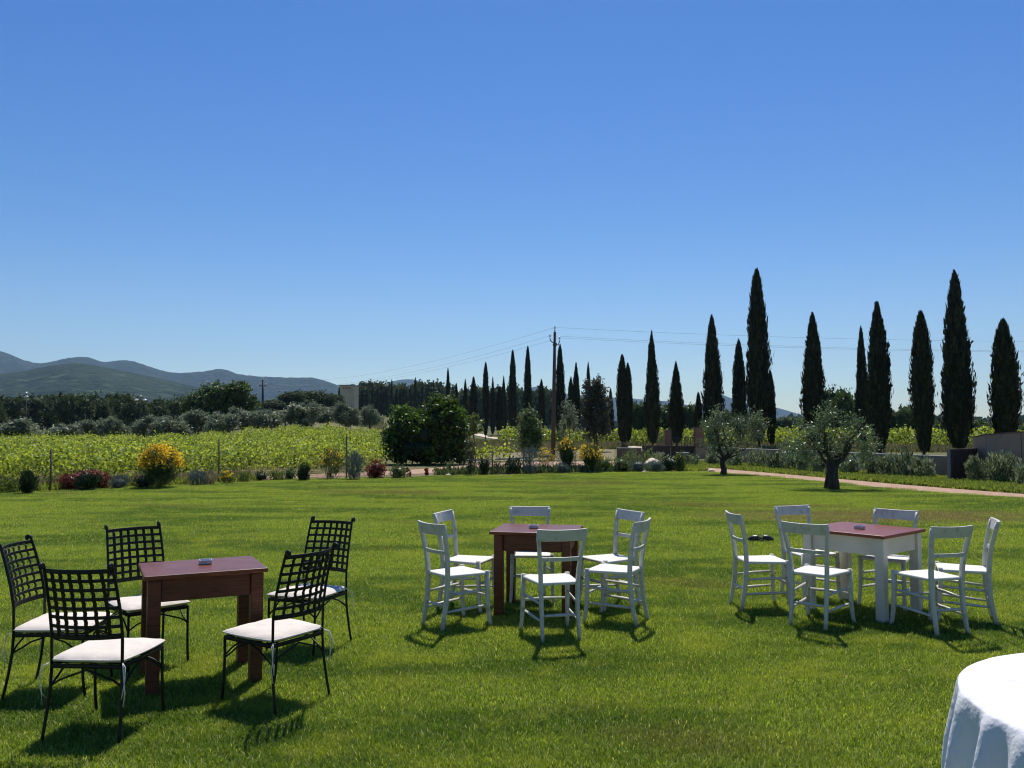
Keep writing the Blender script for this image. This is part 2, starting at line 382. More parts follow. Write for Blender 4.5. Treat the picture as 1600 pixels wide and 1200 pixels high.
# straw verge between drive and red path
M['verge'] = mat('dry_mown_verge', (.22, .165, .085), (.13, .125, .05), 1.2, rough=1, coords='World', bumps=.5, bdist=.02, bscale=10)
tag(strip('verge', [at(*p) for p in [(705, 690), (760, 691), (830, 696), (960, 703)]], [at(*p) for p in [(705, 724), (760, 722), (830, 720), (960, 719)]], M['verge'], .02), kind='structure')
# kerb line of the path
kb = MB()
kp = [at(*p) for p in [(700, 723), (740, 721), (790, 719), (835, 716), (870, 714.5)]]
kb.tube([(x, y, .05) for x, y in kp], 1, 4, flat=(.07, .07), smooth=False, up=(0, 0, 1))
tag(kb.build('kerb', M['kerb']), kind='structure')

# ================================================================== HILLS
def hill(name, pts, d0, label, c1, c2, depth=.35, seed=1, rough=1.0, base=-20):
    rg = np.random.default_rng(seed)
    P = np.array(pts, float); px = np.linspace(P[0, 0], P[-1, 0], 240); py = np.interp(px, P[:, 0], P[:, 1])
    # smooth the polyline a little, add small ragged detail
    k = np.array([1, 2, 3, 2, 1.]); k /= k.sum(); pp = np.r_[[py[0]] * 2, py, [py[-1]] * 2]; py = np.convolve(pp, k, 'valid') + rg.normal(size=240) * .22
    ny = 46; V = []
    ph = rg.uniform(0, 6, 12); fr = rg.uniform(.01, .06, 12)
    for j in range(ny):
        v = j / (ny - 1)  # 0 front .. 1 back
        for i, (x, y) in enumerate(zip(px, py)):
            ridge = .62
            s_ = sin(min(v / ridge, 1) * pi / 2) ** 1.25 if v < ridge else 1 - .8 * ((v - ridge) / (1 - ridge)) ** 2
            d = d0 * (1 - depth * (ridge - v) / ridge)
            X, Y, Zr = PX(x, y, d0)
            hgt = max(Zr, 5); X2 = X * d / d0
            nz = sum(sin(x * fr[q] * (2 + q * .5) + ph[q] + v * (3 + q)) * .5 ** (q * .35) for q in range(12)) / 5
            off = (1 - abs(2 * min(v / ridge, 1.5) - 1)) if v < ridge else 0
            z = (H + (Zr - H) * d / d0) * s_ * (1 + rough * .10 * nz * max(off, 0)) + (1 - s_) * base if v < ridge else hgt * s_
            V.append((X2, d, z))
    m = len(px); Q = [(j * m + i, j * m + i + 1, (j + 1) * m + i + 1, (j + 1) * m + i) for j in range(ny - 1) for i in range(m - 1)]
    mt = mat(name + '_woodland', c1, c2, .006, rough=1, coords='World', bumps=1, bdist=30, bscale=.02, spec=0, lo=.38, hi=.62, c3=tuple(x * 2.2 for x in c2), s3=.022)
    o = npmesh(name, V, Q, mt); o.data.polygons.foreach_set('use_smooth', [True] * len(o.data.polygons))
    tag(o, kind='structure'); return o
hill('hill', [(-420, 640), (-260, 600), (-120, 586), (0, 584), (40, 579), (80, 571), (115, 567), (140, 569), (170, 575), (200, 581), (260, 593), (300, 603), (330, 608), (390, 622), (440, 640), (520, 666)], 2600,
     '', (.020, .032, .016), (.036, .048, .024), .5, 3)
hill('mountains', [(-420, 560), (-200, 520), (-60, 536), (0, 548), (15, 553), (35, 562), (60, 568), (78, 566), (100, 560), (130, 557), (142, 558.5), (160, 566), (180, 563.5), (198, 562), (215, 566), (240, 575), (265, 582),
                   (290, 582.5), (320, 580), (335, 577), (345, 576), (356, 578), (370, 584), (400, 588), (420, 588.5), (450, 590), (490, 589.5), (510, 595), (530, 603), (560, 622), (600, 650), (620, 668)], 4800,
     '', (.018, .028, .018), (.030, .038, .026), .45, 5)
hill('mountains', [(540, 668), (560, 630), (585, 606), (600, 599), (620, 594), (640, 592), (655, 595), (680, 605), (720, 618), (780, 620), (820, 612), (835, 603), (850, 606), (870, 614), (940, 620), (985, 622), (1010, 625), (1050, 627),
                   (1080, 634), (1100, 632), (1118, 620), (1130, 616), (1142, 623), (1170, 630), (1215, 637), (1235, 643), (1262, 650), (1320, 662), (1340, 668)], 6400,
     '', (.018, .028, .018), (.030, .038, .026), .35, 9)
hill('mountains', [(1440, 668), (1480, 657), (1520, 655), (1560, 652), (1600, 650), (1700, 645), (1850, 655), (1990, 668)], 8500, '', (.018, .028, .018), (.030, .038, .026), .3, 12)

# ================================================================== TREES
def cyp_mesh(seed, n=3600, bulge=.32, forks=(), pq=(1.8, .6)):
    """unit cypress: height 1, radius about 1 (scaled per tree); forks = extra leaders (angle, offset, radius, height)"""
    rg = np.random.default_rng(seed); VV = []; RR_ = []; cores = []; cqs = []; n0 = 0
    def prof(t):
        lo = np.clip(t / bulge, 0, 1) ** .55 * .72 + .28; up = (1 - np.clip((t - bulge) / (1 - bulge), 0, 1) ** pq[0]) ** pq[1]
        return np.where(t < bulge, lo, up)
    for li, (fa, fo, fr_, fh) in enumerate([(0, 0, 1.0, 1.0)] + list(forks)):
        m = int(n * (1 if li == 0 else .45)); ph = rg.uniform(0, 6, 8); ox, oy = cos(fa) * fo, sin(fa) * fo
        def wob(th, t): return 1 + .09 * np.sin(3 * th + 9 * t + ph[0]) + .08 * np.sin(5 * th - 17 * t + ph[1]) + .05 * np.sin(31 * t + 2 * th + ph[2]) + .08 * np.sin(2 * th + 4 * t + ph[5])
        t = rg.random(m) ** .85; th = rg.uniform(0, 2 * pi, m)
        stray = np.where(rg.random(m) < .10, rg.uniform(.98, 1.10, m), rg.uniform(.80, 1.03, m))
        tuft = (np.sin(6 * th + 50 * t + ph[6]) * np.sin(4 * th - 38 * t + ph[7]) > .55) * rg.uniform(.04, .15, m)
        r = np.maximum(prof(t) * wob(th, t) * stray * (1 + tuft), .02) * fr_
        C = np.stack([ox + r * np.cos(th), oy + r * np.sin(th), (.03 + t * .95) * fh], 1)
        d = np.stack([np.cos(th) * .30, np.sin(th) * .30, np.full(m, 1.0)], 1) + rg.normal(size=(m, 3)) * .16
        L = rg.uniform(.018, .046, m)[:, None]; Wd = rg.uniform(.07, .16, m)[:, None]
        side = np.stack([-np.sin(th), np.cos(th), np.zeros(m)], 1) + rg.normal(size=(m, 3)) * .5; side[:, 2] *= .05
        dv = d.copy(); dv[:, :2] *= 9; dv = dv * L
        VV.append(np.stack([C - dv * .5, C + side * Wd * .5, C + dv * .6, C - side * Wd * .5], 1).reshape(-1, 3))
        RR_.append(np.clip(.35 + .3 * np.sin(7 * th + ph[3]) * np.sin(23 * t + ph[4]) + rg.normal(size=m) * .25, 0, 1))
        nv = 18; core = []
        for a in np.linspace(.01, 1.0, 26):
            for k in range(nv):
                q = 2 * pi * k / nv; rr = float(prof(a) * wob(q, a)) * .83 * fr_; core.append((ox + rr * cos(q), oy + rr * sin(q), (.02 + a * .945) * fh))
        cores.append(np.array(core)); cqs.append(np.array([(i * nv + k, i * nv + (k + 1) % nv, (i + 1) * nv + (k + 1) % nv, (i + 1) * nv + k) for i in range(25) for k in range(nv)]))
    V = np.vstack(VV); R = np.concatenate(RR_); Q = [np.arange(len(V)).reshape(-1, 4)]
    for c, q in zip(cores, cqs): Q.append(q + len(V)); V = np.vstack([V, c]); R = np.r_[R, np.full(len(q), .1)]
    return npmesh('crown', V, np.vstack(Q), M['cypress'], rnd=R, link=False)
CYP = [cyp_mesh(s, bulge=b, forks=f, pq=q) for s, b, f, q in ((1, .30, (), (1.8, .58)), (2, .24, (), (1.6, .72)), (3, .38, ((3.1, .42, .55, .74),), (1.7, .62)), (4, .28, ((0, .35, .6, .82),), (1.5, .72)), (5, .34, (), (1.8, .6)), (6, .25, ((3.0, .38, .6, .62),), (1.5, .85)))]
TRUNK = MB().lathe([(1.0, 0), (.8, .4), (.6, 1.0)], 8, wob=.1); TRUNK = TRUNK.build('trunk', M['bark']); TRUNK_ME = TRUNK.data; bpy.data.objects.remove(TRUNK)
def cypress(px, ty, d, wpx, label, group, var=0, trunk=True, base=.55, rz=None, lean=0):
    x, y, zt = PX(px, ty, d); z0 = tz(x, y); h = zt - z0; r = wpx * d / F / 2 * .92
    root = empty('cypress_tree', (x, y, z0), rz if rz is not None else random.uniform(0, 6), label, 'tree', group)
    cr = bpy.data.objects.new('crown', CYP[var % 6]); COL.objects.link(cr); cr.parent = root; cr.location = (0, 0, base); cr.scale = (r, r, h - base); cr.rotation_euler = (0, lean, 0)
    if trunk:
        tr = bpy.data.objects.new('trunk', TRUNK_ME); COL.objects.link(tr); tr.parent = root; tr.location = (0, 0, -.05); k = max(.09, r * .16); tr.scale = (k, k, base + .6)
    return root
GA = 'cypresses along the drive'
near = [
 (1567, 497, 47, 45, 'broad shaggy cypress rising behind the tall sloping wall at the far right', 2, 'R'),
 (1491, 422, 51, 50, 'massive tall cypress directly behind the brown metal panel', 1, ''),
 (1438, 484, 49, 37, 'smooth spindle-shaped cypress narrowing to a point where it meets the low wall', 2, ''),
 (1370, 470, 55, 40, 'big ragged cypress behind the right olive tree, a slimmer one against its left', 3, ''),
 (1345, 509, 60, 22, 'slim cypress pressed against the left side of the big ragged cypress', 1, ''),
 (1269, 487, 60, 38, 'ragged cypress standing alone behind the left edge of the right olive tree', 3, ''),
 (1182, 418, 62, 37, 'tallest cypress of all, very straight, just behind the left olive tree', 0, ''),
 (1203, 578, 66, 18, 'short cypress half hidden on the right side of the tallest cypress, bare trunk foot showing', 2, ''),
 (1154, 529, 70, 27, 'medium cypress immediately left of the tallest cypress', 1, ''),
 (1112, 491, 66, 33, 'tall cypress behind the right brick gate pillar and the left olive tree', 3, ''),
 (1091, 612, 72, 16, 'small dark cypress behind the right brick gate pillar, peeping out left of a tall one', 1, ''),
 (1056, 564, 68, 27, 'stout medium cypress seen between the two brick gate pillars', 5, ''),
 (1018, 516, 66, 26, 'tall cypress with a narrow spire just left of the left brick gate pillar', 5, ''),
 (972, 553, 70, 21, 'front cypress of the close pair left of the gate, with a tapering foot', 2, ''),
 (981, 566, 76, 16, 'rear cypress of the close pair left of the gate, peeping out on the right', 4, ''),
 (954, 606, 82, 12, 'small cypress half hidden behind the bronze-leaved tree', 1, ''),
 (919, 565, 96, 11, 'narrow cypress tip rising behind the bronze-leaved tree', 1, ''),
 (900, 566, 88, 15, 'pointed cypress right behind the grey olive sapling', 3, ''),
 (892, 588, 96, 12, 'shorter cypress touching the left of a pointed one behind the grey sapling', 4, ''),
 (875, 537, 84, 16, 'tall cypress hugging the right side of the brown utility pole', 0, ''),
 (846, 592, 104, 12, 'short cypress standing alone just left of the brown utility pole', 2, ''),
 (824.5, 540, 92, 14, 'tall cypress rising directly behind the light green young tree', 0, ''),
 (801, 546, 110, 14, 'tall column cypress with a ball-shaped foot left of the light green young tree', 0, ''),
 (787, 587, 128, 10, 'thin cypress pressed between a tall column cypress and a short one with bare trunk', 1, ''),
 (781, 603, 113, 15, 'short broad cypress on a clear bare trunk by the pale road', 2, ''),
 (770, 588, 136, 10, 'thin cypress just right of a tall one with a forked tip', 5, ''),
 (759, 565, 112, 12, 'tall narrow cypress with forked tip above the yellow-green vine shoots', 0, ''),
 (740, 588, 122, 14, 'cypress behind the small yellowish sapling right of the fig tree', 4, ''),
 (727, 592, 134, 10, 'slender cypress just right of the fig tree top', 1, ''),
 (713, 598, 142, 10, 'slender cypress rising from behind the right shoulder of the fig tree', 3, ''),
 (700, 574, 146, 8, 'tallest cypress tip above the top of the fig tree', 0, ''),
]
for k, (px, ty, d, wp, lb, var, _) in enumerate(near):
    cypress(px, ty, d, wp, lb, GA, var, base=.12 if d < 60 else .3)
# companion second stems on the big ones (same tree, fuller outline) are part of the crown meshes
GB = 'far cypress avenue behind the fig tree'
far = [(530, 604, 4.2, 'lone distant cypress touching the left wall of the square tower')]
ordn = ['first', 'second', 'third', 'fourth', 'fifth', 'sixth', 'seventh', 'eighth', 'ninth', 'tenth', 'eleventh', 'twelfth', 'thirteenth', 'fourteenth', 'fifteenth']
fx = [(565, 608, 5), (573, 606, 5), (582, 600, 5), (590, 607, 5), (596, 602, 5), (604, 607, 5), (612, 592, 5), (619, 606, 5), (626, 606, 5), (632, 607, 5), (641, 600, 5.5), (649, 589, 6), (660, 597, 5.5), (669, 603, 5.5), (678, 594, 5)]
for i, (a, b, c) in enumerate(fx): far.append((a, b, c, 'tiny far cypress, %s of the avenue counting from the square tower rightwards' % ordn[i]))
for k, (px, ty, wp, lb) in enumerate(far):
    cypress(px, ty, 215 + (k % 4) * 12 if k else 255, wp, lb, GB, k, trunk=False, base=.2)

CR = {}
def crown_mesh(name, m, seed, lobes, nclump, per, spread, L, W, core=.72, inner=.65, bottom=-.6, corecol=.12):
    rg = np.random.default_rng(seed)
    C, R, O = clumped(lobes, nclump, per, spread, rg, inner, bottom)
    V, Q = leaves(C, L, W, O, .25, rg)
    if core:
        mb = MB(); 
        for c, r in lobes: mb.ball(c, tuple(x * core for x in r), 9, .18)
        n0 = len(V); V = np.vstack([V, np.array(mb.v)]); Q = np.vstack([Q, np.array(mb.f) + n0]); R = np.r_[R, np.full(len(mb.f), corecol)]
    me = npmesh(name, V, Q, m, rnd=R, link=False); CR[me] = (float(np.percentile(V[:, 2], 99.6)), float(np.percentile(np.hypot(V[:, 0], V[:, 1]), 96)))
    return me
def lob(seed, n, sx=1, sy=1, sz=.8, spread=.5, r=.5):
    rg = np.random.default_rng(seed); out = [((0, 0, .9 * sz), (.62, .62, .62 * sz))]
    for i in range(n):
        a = 2 * pi * i / n + rg.uniform(-.4, .4); q = rg.uniform(.35, .6)
        rr = rg.uniform(.32, .46); out.append(((cos(a) * q, sin(a) * q, (rg.uniform(.5, 1.35)) * sz), (rr, rr, rr * sz * 1.05)))
    return out
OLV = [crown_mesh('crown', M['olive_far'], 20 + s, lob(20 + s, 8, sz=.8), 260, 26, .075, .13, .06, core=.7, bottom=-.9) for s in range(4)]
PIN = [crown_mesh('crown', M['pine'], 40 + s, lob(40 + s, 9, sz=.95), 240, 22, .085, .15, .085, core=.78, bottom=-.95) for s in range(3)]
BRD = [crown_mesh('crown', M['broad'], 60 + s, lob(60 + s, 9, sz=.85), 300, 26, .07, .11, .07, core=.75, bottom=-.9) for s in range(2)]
def roundtree(name, meshes, k, px, ty, by, wpx, d, label, group, cat='tree', trunk=True, lift=.12):
    x, y, zt = PX(px, ty, d); z0 = tz(x, y); h = zt - z0; r = wpx * d / F / 2
    root = empty(name, (x, y, z0), random.uniform(0, 6.2), label, cat, group)
    cr = bpy.data.objects.new('crown', meshes[k % len(meshes)]); COL.objects.link(cr); cr.parent = root
    lf = h * lift; cr.location = (0, 0, lf); cr.scale = (r / CR[cr.data][1], r / CR[cr.data][1], (h - lf) / CR[cr.data][0])
    if trunk:
        tr = bpy.data.objects.new('trunk', TRUNK_ME); COL.objects.link(tr); tr.parent = root; tr.scale = (r * .12, r * .12, h * .45); tr.location = (0, 0, -.05)
    return root
GO = 'grey-green olive trees behind the left vineyard'
ol = [(22, 655, 76, 72, 64, 'large rounded grey olive tree at the far left edge above the vines'),
      (97, 663, 27, 54, 70, 'low wide olive tree, second from the left edge, in a gap of vines'),
      (141, 657, 27, 42, 78, 'small round olive tree in front of the dark pines, third from the left edge'),
      (178, 653, 27, 50, 70, 'twin-lobed olive tree left of the double lamp post'),
      (228, 650, 27, 46, 76, 'olive tree directly under the double-headed lamp post'),
      (268, 651, 27, 60, 68, 'olive tree between the lamp post and the big round broadleaf tree'),
      (312, 642, 27, 56, 80, 'olive tree in front of the left foot of the big round broadleaf tree'),
      (347, 645, 27, 52, 68, 'dark-bellied olive tree just above the middle vineyard stake'),
      (380, 638, 27, 50, 82, 'olive tree under the right side of the big round broadleaf tree'),
      (414, 641, 27, 48, 76, 'olive tree at the foot of the crossarm power pole'),
      (474, 630, 27, 60, 72, 'bushy olive tree midway between the crossarm power pole and the square tower'),
      (512, 634, 27, 40, 84, 'olive tree just left of the square tower'),
      (541, 631, 27, 46, 78, 'dark olive tree in front of the square tower'),
      (578, 634, 27, 30, 92, 'small olive tree right of the square tower beside the pale track'),
      (446, 642, 27, 34, 90, 'low olive tree just right of the crossarm power pole')]
for k, (px, ty, by, wp, d, lb) in enumerate(ol): roundtree('olive_tree', OLV, k, px, ty, by, wp, d, lb, GO)
GP = 'dark pines at the foot of the left hill'
pn = [(-20, 618, 44), (12, 621, 40), (42, 619, 36), (66, 622, 36), (92, 616, 40), (118, 619, 40), (146, 617, 44), (172, 622, 34), (190, 616, 42), (212, 624, 34), (236, 627, 36), (262, 624, 38), (284, 622, 36)]
pl = ['half cut by the left frame edge', 'left of the single lamp post', 'behind the single lamp post', 'just right of the single lamp post', 'above the second olive tree from the left',
      'with the flat top midway between the two lamp posts', 'above the small round third olive tree', 'in a dip of the tree line left of the double lamp', 'forming the highest bump left of the double lamp', 'directly behind the double lamp post',
      'just right of the double lamp post', 'left of the big round broadleaf tree, second away', 'touching the left lobe of the broadleaf tree']
for k, ((px, ty, wp), lb) in enumerate(zip(pn, pl)): roundtree('pine_tree', PIN, k, px, ty, 0, wp * 1.35, 140 + (k * 37 % 30), 'dark pine tree ' + lb, GP, lift=.02)
roundtree('broadleaf_tree', BRD, 0, 358, 598, 0, 86, 108, 'big dome-shaped dark green broadleaf tree against the hill', 'broadleaf trees at mid distance', lift=.05)
roundtree('broadleaf_tree', BRD, 1, 312, 613, 0, 50, 114, 'smaller broadleaf tree attached to the left of the big dome-shaped one', 'broadleaf trees at mid distance', lift=.05)
GW = 'distant wood between the power pole and the tower'
wd_ = [(430, 625, 40, 'low edge'), (462, 613, 40, 'left hump'), (478, 611, 36, 'highest hump'), (500, 612, 34, 'middle hump'), (520, 616, 30, 'last hump beside the tower')]
for k, (px, ty, wp, lb) in enumerate(wd_): roundtree('pine_tree', PIN, k, px, ty, 0, wp * 1.3, 190 + k * 4, '%s of the far dark wood left of the tower' % lb, GW, lift=.02, trunk=False)
GU = 'umbrella pines on the skyline behind the avenue'
up_ = [(560, 603, 34, 'just right of the square tower roof'), (585, 597, 44, 'second right of the square tower'), (612, 601, 44, 'above the middle of the far avenue'), (640, 602, 34, 'left of the pale hilltop notch'), (668, 597, 44, 'right of the pale hilltop notch'),
       (700, 603, 40, 'behind the top of the fig tree'), (735, 606, 40, 'behind the slender cypresses right of the fig'), (768, 605, 36, 'behind the forked cypress'), (800, 604, 36, 'behind the tall column cypress'), (835, 606, 34, 'left of the utility pole'), (862, 608, 30, 'behind the utility pole'), (910, 622, 50, 'low behind the bronze-leaved tree')]
for k, (px, ty, wp, lb) in enumerate(up_): roundtree('umbrella_pine', PIN, k + 1, px, ty, 0, wp * 1.35, 300 + (k % 3) * 12, 'dark domed pine on the skyline ' + lb, GU, lift=.02, trunk=False)
GR = 'dark trees beyond the right vineyard'
rt = [(1000, 630, 44, 120, 'far left of the gate'), (1035, 632, 44, 125, 'between the two cypresses left of the gate'), (1082, 634, 40, 120, 'seen between the gate cypresses'), (1140, 640, 40, 130, 'behind the left olive tree'),
      (1215, 653, 26, 240, 'low in the gap right of the tallest cypress'), (1237, 652, 26, 245, 'low, midway across the open gap of sky'), (1256, 653, 24, 238, 'low beside the lone ragged cypress'),
      (1308, 607, 44, 100, 'big round one with rounded top behind the right olive tree'), (1332, 622, 34, 104, 'right shoulder of the big round one'), (1395, 637, 34, 98, 'right of the big ragged cypress'), (1418, 636, 30, 100, 'left of the spindle-shaped cypress'),
      (1463, 655, 30, 110, 'in the narrow gap left of the massive cypress'), (1525, 656, 38, 96, 'low one right of the massive cypress'), (1600, 664, 30, 120, 'at the right frame edge')]
for k, (px, ty, wp, d, lb) in enumerate(rt): roundtree('broadleaf_tree' if k != 4 else 'broadleaf_tree', BRD, k, px, ty, 0, wp * 1.3, d, 'dark tree beyond the vines, ' + lb, GR, lift=.02, trunk=d < 110)
tl = []
cc = rng.random((1500, 3)); X = (cc[:, 0] - .5) * 900; Y = 620 + cc[:, 1] * 50; Cw = np.stack([X, Y, terr(X, Y) + cc[:, 2] * 9], 1)
V, Q = leaves(Cw, 10.0, 6.0); tag(npmesh('far_woods', V, Q, M['pine'], rnd=rng.random(len(Q)) * .6), 'dark hazy strip of far-off woodland along the horizon', 'woodland', kind='stuff')

# ------------------------------------------------------------------ fig tree
def scat_leaf_thing(root, name, m, C, R, L, W, O=None, upb=.25):
    V, Q = leaves(np.asarray(C), L, W, O, upb); return npmesh(name, V, Q, m, root, rnd=R)
def limb(mb, p0, p1, r0, r1, wob=.08, n=6, seg=6):
    p0, p1 = Vector(p0), Vector(p1); L = (p1 - p0).length; pts = []
    for i in range(seg + 1):
        t = i / seg; q = p0.lerp(p1, t); k = sin(t * pi) * wob * L
        pts.append(q + Vector((random.uniform(-1, 1) * k, random.uniform(-1, 1) * k, random.uniform(-.3, .6) * k)))
    pts[0] = p0; pts[-1] = p1
    mb.tube(pts, [r0 + (r1 - r0) * i / seg for i in range(seg + 1)], n); return pts
x0, y0 = at(662, 728)
fr = empty('fig_tree', (x0, y0 + 1.6, 0), 0, 'large dark glossy-leaved fig tree with two lobes beside the red path', 'tree')
sc = (y0 + 1.6) / F
fl = [((-1.05, 0, 1.45), (.85, .9, 1.05)), ((-1.45, -.2, .9), (.65, .8, .8)), ((.75, 0, 1.85), (.95, 1.0, 1.2)), ((0, .2, 1.2), (1.0, 1.0, 1.0)), ((1.2, -.2, 1.1), (.72, .8, 1.05)), ((-.3, -.5, .7), (1.5, .9, .75)), ((.75, .2, 2.75), (.5, .55, .42)), ((-1.25, 0, 2.3), (.32, .4, .35)), ((-.7, 0, 2.15), (.3, .4, .32)), ((1.3, 0, 2.1), (.35, .4, .4)), ((.3, 0, 2.5), (.35, .4, .35)), ((-.35, -.1, 1.5), (.75, .9, .85)), ((-.1, -.6, 1.3), (.7, .6, .8))]
C, R, O = clumped(fl, 620, 34, .13, None, .75, -.9)
V, Q = leaves(C, .14, .11, O, .3)
mb = MB()
for c, r in fl: mb.ball(c, tuple(x * .74 for x in r), 9, .2)
n0 = len(V); V = np.vstack([V, np.array(mb.v)]); Q = np.vstack([Q, np.array(mb.f) + n0]); R = np.r_[R, np.full(len(mb.f), .02)]
npmesh('crown', V, Q, M['fig'], fr, rnd=R)
mb = MB(); limb(mb, (0, 0, -.05), (.7, 0, 2.0), .16, .05); limb(mb, (-.1, 0, -.05), (-.8, 0, 1.7), .14, .05); limb(mb, (0, .1, -.05), (0, .5, 1.5), .12, .05); mb.build('trunk', M['bark_pale'], fr)

# ------------------------------------------------------------------ near olive trees
def near_olive(px, by, label, spec, trunk_r, nleaf, seed, k=1.0):
    random.seed(seed); rg = np.random.default_rng(seed)
    x, y = at(px, by); root = empty('olive_tree', (x, y, 0), 0, label, 'tree', 'old olive trees on the lawn edge'); s_ = y / F
    mb = MB(); tips = []
    th = spec['fork']
    pts = [(0, 0, -.05), (.03, 0, th * .35), (-.02, .02, th * .7), (0, 0, th)]
    mb.tube(pts, [trunk_r * 1.35, trunk_r * 1.02, trunk_r * .9, trunk_r * .95], 12)
    if spec.get('twist'):
        for q in range(5):
            a = q * 1.3; mb.tube([(cos(a) * trunk_r, sin(a) * trunk_r, -.05), (cos(a + .5) * trunk_r * .75, sin(a + .5) * trunk_r * .75, th * .5), (cos(a + 1) * trunk_r * .7, sin(a + 1) * trunk_r * .7, th)], [trunk_r * .5, trunk_r * .32, trunk_r * .35], 8)
    anchors = []
    for (a, b, c, r) in spec['limbs']:
        P = limb(mb, (a * .02, 0, th * .85), (a, b, c), r, r * .32, .10, 8, 7); anchors += P[3:]
        for q in range(5):
            st = P[3 + q % 5]; e = st + Vector((random.uniform(-.38, .38), random.uniform(-.4, .4), random.uniform(.1, .5))); PP = limb(mb, st, e, r * .28, .008, .12, 5, 4); anchors += PP[2:]
    mb.build('trunk', M['bark'], root)
    # foliage clumps around given lobes
    Cs, R, O = clumped(spec['lobes'], int(spec['nc']), 26, .085, rg, .25, -1.1)
    V, Q = leaves(Cs, .085 * k, .026 * k, O, .35, rg); npmesh('crown', V, Q, M['olive'], root, rnd=R)
    return root
near_olive(1130, 742, 'young olive tree with slim dark forked trunk on the far lawn edge',
    dict(fork=.55, twist=False, nc=250, limbs=[(-.28, 0, 1.7, .06), (.0, .1, 1.9, .05), (.45, 0, 1.5, .06), (.95, .1, 1.7, .05), (-.5, -.1, 1.2, .035), (.9, -.1, 1.05, .04)],
         lobes=[((-.12, 0, 2.15), (.28, .3, .36)), ((-.45, 0, 1.7), (.36, .4, .4)), ((-.5, 0, 1.15), (.32, .4, .32)), ((.05, 0, 1.5), (.4, .45, .55)), ((.62, 0, 1.85), (.45, .4, .3)), ((1.15, 0, 1.95), (.30, .3, .32)), ((1.2, 0, 1.5), (.38, .35, .3)),
                ((.75, 0, 1.25), (.45, .4, .32)), ((.2, .0, 1.0), (.4, .4, .25)), ((-.3, .2, .85), (.25, .3, .16)), ((1.45, 0, 1.7), (.18, .2, .2))]), .10, 9000, 5)
near_olive(1300, 765, 'gnarled old olive tree with thick twisted trunk and spreading arms in front of the path',
    dict(fork=.62, twist=True, nc=230, limbs=[(-.15, 0, 1.4, .09), (-.45, .1, 1.2, .06), (.55, 0, 1.15, .10), (.75, 0, 1.6, .06), (.1, .2, 1.3, .05), (-.25, 0, 1.7, .04)],
         lobes=[((-.12, 0, 1.98), (.34, .3, .34)), ((-.35, 0, 1.5), (.42, .4, .36)), ((-.62, 0, 1.15), (.30, .35, .32)), ((-.05, 0, 1.1), (.32, .35, .25)), ((.55, 0, 1.75), (.26, .3, .34)), ((.85, 0, 1.45), (.34, .3, .28)),
                ((1.0, 0, 1.1), (.30, .3, .22)), ((-1.02, 0, 1.05), (.30, .3, .28)), ((-.85, 0, 1.75), (.10, .15, .24)), ((.4, .1, 1.2), (.26, .3, .26)), ((-.55, .1, .75), (.24, .25, .16)), ((.95, 0, .85), (.28, .25, .14))]), .155, 9000, 8)
random.seed(21)

# ------------------------------------------------------------------ young garden trees
def sapling(name, px, by, ty, wpx, crown_bottom_y, m, label, leafL=.11, leafW=.06, nc=150, per=22, core=.55, d=None, trunks=1, sp=.09, tr=.035):
    x, y = at(px, by)
    if d: x, y, _ = PX(px, by, d)
    root = empty(name, (x, y, 0), 0, label, 'tree'); zt = PX(px, ty, y)[2]; zb = PX(px, crown_bottom_y, y)[2]; r = wpx * y / F / 2
    hh = zt - zb
    lobes = [((0, 0, zb + hh * .45), (r * .8, r * .8, hh * .42)), ((-r * .25, 0, zb + hh * .72), (r * .5, r * .5, hh * .26)), ((r * .3, 0, zb + hh * .6), (r * .55, r * .5, hh * .28)), ((r * .05, 0, zb + hh * .85), (r * .35, r * .35, hh * .15)), ((-r * .4, 0, zb + hh * .35), (r * .5, r * .5, hh * .25)), ((r * .45, 0, zb + hh * .3), (r * .45, r * .5, hh * .24))]
    C, R, O = clumped(lobes, nc, per, sp, None, .55, -.9); V, Q = leaves(C, leafL, leafW, O, .3)
    if core:
        mb = MB()
        for c, q in lobes: mb.ball(c, tuple(a * core for a in q), 8, .2)
        n0 = len(V); V = np.vstack([V, np.array(mb.v)]); Q = np.vstack([Q, np.array(mb.f) + n0]); R = np.r_[R, np.full(len(mb.f), .05)]
    npmesh('crown', V, Q, m, root, rnd=R)
    mb = MB()
    for k in range(trunks):
        ox = (k - (trunks - 1) / 2) * .18; limb(mb, (ox, 0, -.05), (ox * .4, 0, zb + hh * .6), tr, tr * .4, .02, 7, 6)
    mb.build('trunk', M['bark'], root); return root
sapling('young_tree', 828, 742, 640, 40, 712, M['young'], 'young bushy tree with pale green top behind the broom bushes', nc=190, d=32)
sapling('young_tree', 742, 735, 645, 30, 684, M['lightgreen'], 'thin yellowish sapling with loose round leaves beside the fig tree', nc=26, per=14, core=0, d=36, leafL=.14, leafW=.1, tr=.02, sp=.07)
sapling('olive_sapling', 889, 722, 626, 34, 688, M['olive_far'], 'slender silvery olive sapling right of the utility pole', nc=90, core=.3, d=40, leafL=.1, leafW=.04, tr=.03)
sapling('holm_oak', 931, 702, 588, 52, 698, M['reddish'], 'bushy bronze-leaved tree on twin trunks beside the dirt road', nc=330, d=58, trunks=2, leafL=.16, leafW=.1, tr=.06, sp=.12)

